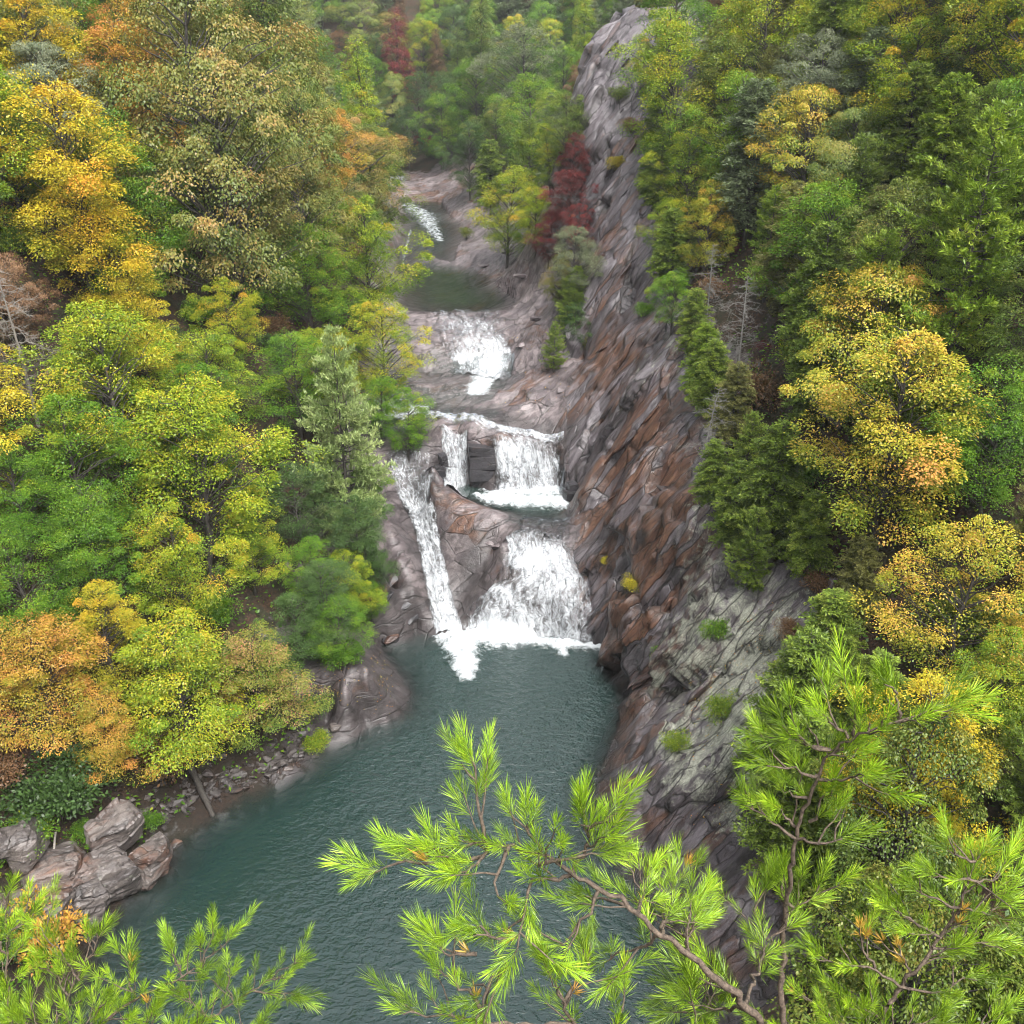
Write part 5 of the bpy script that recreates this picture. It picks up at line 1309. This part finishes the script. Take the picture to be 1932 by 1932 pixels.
for px, kw in (
 ([(913,1615,2.12),(850,1635,2.1),(780,1628,2.1),(728,1640,2.1),(680,1640,2.1),(640,1622,2.1)], dict(bare=.15)),
 ([(913,1593,2.12),(905,1555,2.12),(902,1520,2.1),(898,1480,2.1),(893,1440,2.1),(878,1410,2.1),(862,1385,2.1)], dict(bare=.12, dens=1.1)),
 ([(1019,1607,2.15),(1003,1575,2.12),(990,1545,2.1)], dict(bare=.75, dens=1.3)),
 ([(1081,1651,2.18),(1110,1600,2.15),(1106,1555,2.12),(1095,1510,2.1),(1088,1480,2.1)], dict(bare=.45)),
 ([(1108,1562,2.12),(1140,1545,2.1),(1178,1525,2.1)], dict(bare=.5)),
 ([(1015,1631,2.15),(1060,1620,2.12),(1110,1613,2.1),(1157,1616,2.1),(1180,1628,2.1)], dict(bare=.3)),
 ([(920,1595,2.12),(915,1620,2.1),(890,1640,2.08),(850,1650,2.05)], dict(bare=.2, dens=1.2)),
 ([(960,1597,2.12),(930,1660,2.1),(955,1705,2.08),(960,1720,2.08)], dict(bare=.5)),
 ([(1081,1651,2.2),(1040,1655,2.15),(1000,1660,2.1),(990,1690,2.08),(979,1767,2.05),(961,1826,2.05),(940,1850,2.05)], dict(bare=.25, dens=1.2)),
 ([(1132,1676,2.2),(1115,1720,2.2),(1095,1746,2.2),(1073,1775,2.2),(1030,1795,2.2)], dict(bare=.4)),
 ([(979,1767,2.08),(940,1760,2.05),(905,1755,2.05),(880,1745,2.05)], dict(bare=.15)),
 ([ts,(1110,1985,2.3),(1084,1931,2.25),(1062,1895,2.22),(1040,1840,2.2),(1019,1800,2.2),(1000,1770,2.2)], dict(bare=.78, r0=.013)),
 ([(961,1826,2.05),(930,1840,2.05),(917,1860,2.05),(906,1902,2.05),(900,1940,2.05)], dict(bare=.1, dens=1.2)),
 ([(1084,1931,2.25),(960,1935,2.2),(859,1920,2.2),(810,1915,2.2),(779,1906,2.2),(750,1885,2.2),(725,1866,2.2)], dict(bare=.55)),
 ([(906,1902,2.1),(860,1850,2.1),(830,1830,2.1),(812,1820,2.1)], dict(bare=.3)),
 ([(900,1800,2.1),(850,1800,2.1),(820,1780,2.1)], dict(bare=.3)),
 ([(1062,1895,2.25),(1100,1840,2.3),(1110,1800,2.3),(1085,1780,2.3)], dict(bare=.35)),
 ([(1201,1724,2.25),(1160,1700,2.3),(1110,1690,2.35),(1060,1700,2.35)], dict(bare=.3)),
 ([(1201,1724,2.3),(1215,1680,2.5),(1230,1640,2.5),(1262,1612,2.5)], dict(bare=.4, sc=.9)),
 ([(1250,1765,2.3),(1250,1700,2.6),(1280,1650,2.7),(1330,1600,2.7)], dict(bare=.25, sc=.95)),
 ([(1250,1765,2.3),(1200,1790,2.4),(1150,1800,2.45),(1120,1840,2.5)], dict(bare=.2)),
 ([(1302,1804,2.3),(1290,1740,2.6),(1320,1700,2.7),(1350,1660,2.7)], dict(bare=.25, sc=.95)),
 ([(1404,1895,2.3),(1440,1800,2.6),(1451,1775,2.7),(1498,1713,2.75),(1530,1690,2.75),(1570,1640,2.75)], dict(bare=.35, dens=1.1)),
 ([(1451,1775,2.7),(1420,1720,2.75),(1440,1680,2.75),(1460,1660,2.75)], dict(bare=.2)),
 ([(1498,1713,2.75),(1470,1680,2.75),(1480,1640,2.75)], dict(bare=.2)),
 ([(1404,1895,2.3),(1360,1850,2.5),(1330,1850,2.6),(1270,1860,2.7),(1230,1850,2.7)], dict(bare=.2)),
 ([(1404,1895,2.3),(1340,1910,2.5),(1280,1915,2.6),(1220,1900,2.6)], dict(bare=.3)),
 ([(1150,1980,2.4),(1170,1900,2.4),(1180,1850,2.4),(1200,1830,2.4)], dict(bare=.3)),
 ([(1300,1990,2.4),(1320,1930,2.4),(1300,1890,2.4),(1280,1880,2.4)], dict(bare=.3)),
):
    r0 = kw.pop('r0', .005); sc = kw.pop('sc', 1.0)
    kw['dens'] = kw.get('dens', 1.0) * 1.3
    bough(pineA, px, r0, .0018, sc * 1.05, **kw)
T = fgp(1640, 2230, 2.9); pineB = near_pine(T[0], T[1], T[2], 'near pine with upswept branches in front of the cliff slope')
ts = (1640, 2230, 2.9)
for px, kw in (
 ([ts,(1480,1990,2.9),(1470,1800,2.8),(1485,1690,2.7),(1495,1626,2.6),(1505,1567,2.55),(1527,1509,2.5),(1542,1462,2.45),(1567,1415,2.4),(1611,1389,2.35),(1650,1378,2.3),(1695,1355,2.28),(1760,1342,2.25),(1811,1335,2.25),(1850,1330,2.25)], dict(bare=.80, r0=.013, dens=1.5)),
 ([(1695,1355,2.3),(1690,1320,2.28),(1684,1290,2.26)], dict(bare=.35, dens=1.6)),
 ([(1600,1392,2.36),(1570,1362,2.34),(1545,1340,2.32)], dict(bare=.35)),
 ([(1611,1389,2.36),(1612,1360,2.34),(1614,1338,2.32)], dict(bare=.6)),
 ([(1567,1415,2.4),(1520,1410,2.4),(1490,1375,2.4),(1460,1362,2.4)], dict(bare=.35)),
 ([(1567,1415,2.42),(1500,1395,2.4),(1440,1390,2.4),(1400,1385,2.4)], dict(bare=.3)),
 ([(1545,1462,2.46),(1490,1450,2.4),(1440,1445,2.4),(1405,1432,2.4)], dict(bare=.35)),
 ([(1542,1470,2.46),(1580,1475,2.45),(1611,1470,2.4),(1645,1462,2.4)], dict(bare=.35)),
 ([(1527,1509,2.5),(1490,1500,2.5),(1465,1480,2.5)], dict(bare=.3)),
 ([(1527,1550,2.55),(1560,1500,2.5),(1575,1485,2.45)], dict(bare=.3)),
 ([(1500,1582,2.56),(1451,1546,2.55),(1420,1528,2.55),(1390,1510,2.55)], dict(bare=.35)),
 ([(1500,1585,2.56),(1545,1592,2.5),(1586,1588,2.5),(1600,1570,2.5)], dict(bare=.5)),
 ([(1500,1560,2.56),(1475,1530,2.55),(1455,1520,2.55)], dict(bare=.3)),
 ([ts,(1640,1980,3.1),(1660,1920,3.1),(1698,1862,3.05),(1760,1789,3.0),(1790,1745,3.0),(1811,1713,2.95),(1829,1658,2.9),(1844,1618,2.9),(1865,1595,2.9),(1880,1572,2.9)], dict(bare=.62, r0=.013, dens=1.3)),
 ([(1840,1625,2.9),(1800,1610,2.9),(1780,1600,2.9)], dict(bare=.3)),
 ([(1829,1658,2.9),(1790,1660,2.9),(1755,1642,2.9)], dict(bare=.3)),
 ([(1811,1713,2.95),(1850,1725,2.9),(1880,1718,2.9),(1900,1700,2.9)], dict(bare=.35)),
 ([(1829,1660,2.9),(1870,1665,2.9),(1895,1640,2.9)], dict(bare=.3)),
 ([(1811,1713,2.95),(1775,1700,2.95),(1740,1690,2.95),(1715,1670,2.95)], dict(bare=.3)),
 ([(1775,1770,3),(1730,1745,3),(1690,1720,3),(1655,1685,3)], dict(bare=.25)),
 ([(1760,1789,3),(1820,1780,3),(1870,1780,3),(1890,1755,3)], dict(bare=.3)),
 ([(1698,1862,3.05),(1650,1826,3.05),(1564,1818,3.05),(1540,1800,3.05),(1545,1770,3.05)], dict(bare=.45)),
 ([(1651,1826,3.05),(1620,1780,3.05),(1640,1750,3.05)], dict(bare=.4, yellow=.3)),
 ([(1720,1840,3.05),(1700,1800,3.05),(1690,1770,3.05)], dict(bare=.35, yellow=.45)),
 ([(1698,1862,3.05),(1775,1877,3),(1826,1840,3),(1860,1850,3)], dict(bare=.45)),
 ([(1640,1980,3.1),(1580,1930,3.1),(1540,1890,3.1),(1500,1870,3.1),(1470,1850,3.1)], dict(bare=.3)),
 ([(1660,1920,3.1),(1600,1890,3.1),(1570,1870,3.1)], dict(bare=.3)),
 ([(1640,1990,3.1),(1700,1940,3.1),(1760,1920,3.1),(1800,1900,3.1)], dict(bare=.25)),
 ([(1640,1990,3.1),(1560,1960,3.1),(1450,1930,3.1),(1400,1915,3.1)], dict(bare=.25)),
 ([(1700,2000,3.1),(1820,1960,3.1),(1880,1920,3.1),(1920,1890,3.1)], dict(bare=.25)),
 ([(1640,1990,3.1),(1640,1940,3.1),(1630,1900,3.1)], dict(bare=.2)),
):
    r0 = kw.pop('r0', .0048); sc = kw.pop('sc', 1.0)
    kw['dens'] = kw.get('dens', 1.0) * 1.2
    bough(pineB, px, r0, .0018, sc * 1.08, **kw)
T = fgp(60, 2280, 3.4); pineC = near_pine(T[0], T[1], T[2], 'bushy near pine rising in front of the bank boulders')
ts = (60, 2280, 3.4)
for px, kw in (
 ([ts,(140,2000,3.4),(200,1920,3.4),(255,1884,3.4),(346,1844,3.4),(400,1807,3.4),(430,1775,3.4),(458,1745,3.4)], dict(bare=.42, r0=.013, dens=1.1)),
 ([(375,1826,3.4),(395,1780,3.4),(404,1725,3.4)], dict(bare=.35)),
 ([(346,1844,3.4),(330,1810,3.4),(320,1780,3.4)], dict(bare=.25)),
 ([(255,1884,3.4),(240,1850,3.4),(250,1800,3.4)], dict(bare=.25)),
 ([ts,(90,2000,3.4),(109,1920,3.4),(140,1860,3.4),(164,1811,3.4),(190,1770,3.4),(210,1728,3.4)], dict(bare=.40, r0=.012, dens=1.1)),
 ([(130,1880,3.4),(90,1820,3.4),(60,1790,3.4)], dict(bare=.2)),
 ([(150,1850,3.4),(110,1790,3.4),(60,1740,3.4),(45,1715,3.4)], dict(bare=.25)),
 ([ts,(20,2000,3.4),(18,1880,3.4),(10,1760,3.4),(15,1700,3.4),(24,1652,3.4)], dict(bare=.5, r0=.014)),
 ([(14,1800,3.4),(-20,1760,3.4),(-30,1720,3.4)], dict(bare=.1)),
 ([(16,1760,3.4),(50,1740,3.4),(70,1715,3.4)], dict(bare=.25)),
 ([(18,1850,3.4),(50,1830,3.4),(80,1830,3.4)], dict(bare=.2)),
 ([ts,(280,2010,3.4),(393,1920,3.4),(473,1869,3.4),(520,1840,3.4),(560,1815,3.4),(597,1793,3.4)], dict(bare=.55, r0=.011, dens=1.1)),
 ([(473,1869,3.4),(530,1870,3.4),(575,1885,3.4)], dict(bare=.25)),
 ([(440,1890,3.4),(430,1860,3.4),(440,1830,3.4)], dict(bare=.25)),
 ([(393,1920,3.4),(360,1890,3.4),(340,1880,3.4)], dict(bare=.2)),
 ([(280,2000,3.4),(270,1940,3.4),(290,1900,3.4),(320,1880,3.4)], dict(bare=.25)),
 ([(140,2000,3.4),(150,1950,3.4),(190,1900,3.4),(210,1860,3.4)], dict(bare=.25)),
 ([(200,2000,3.4),(220,1960,3.4),(250,1920,3.4)], dict(bare=.2)),
 ([(90,2000,3.4),(70,1930,3.4),(60,1890,3.4),(40,1860,3.4)], dict(bare=.2)),
 ([(360,2010,3.4),(350,1960,3.4),(380,1940,3.4)], dict(bare=.2)),
 ([(420,2010,3.2),(470,1960,3.2),(500,1925,3.2),(515,1900,3.2)], dict(bare=.25)),
 ([(60,2000,3.4),(30,1960,3.4),(10,1930,3.4)], dict(bare=.2)),
):
    r0 = kw.pop('r0', .0048); sc = kw.pop('sc', 1.0)
    kw['dens'] = kw.get('dens', 1.0) * 1.45
    bough(pineC, px, r0 * .8, .0018, sc * 1.05, **kw)
# the turning sapling behind the bushy near pine
plant_px(75,1765,150,'shrub','orange','orange and yellow sapling behind the bushy near pine',2)

# ------------------------------------------------------------------ the damp air of the gorge
hz = bpy.data.meshes.new('haze'); bm = bmesh.new(); bmesh.ops.create_cube(bm, size=1); bm.to_mesh(hz); bm.free()
ho = link('haze', hz); zmin, zmax = float(P[:, 2].min()) - 1.5, float(P[:, 2].max()) + 30
ho.location = (0, 179, (zmin + zmax) / 2); ho.scale = (410, 452, zmax - zmin)
tag(ho, 'thin damp haze filling the gorge', 'haze', kind='stuff')
m, nt, out = new_mat('haze_air')
pv = N(nt, 'ShaderNodeVolumePrincipled'); pv.inputs['Color'].default_value = (.86, .90, .92, 1); pv.inputs['Density'].default_value = HAZE; pv.inputs['Anisotropy'].default_value = .2
nt.links.new(pv.outputs[0], out.inputs['Volume']); hz.materials.append(m)
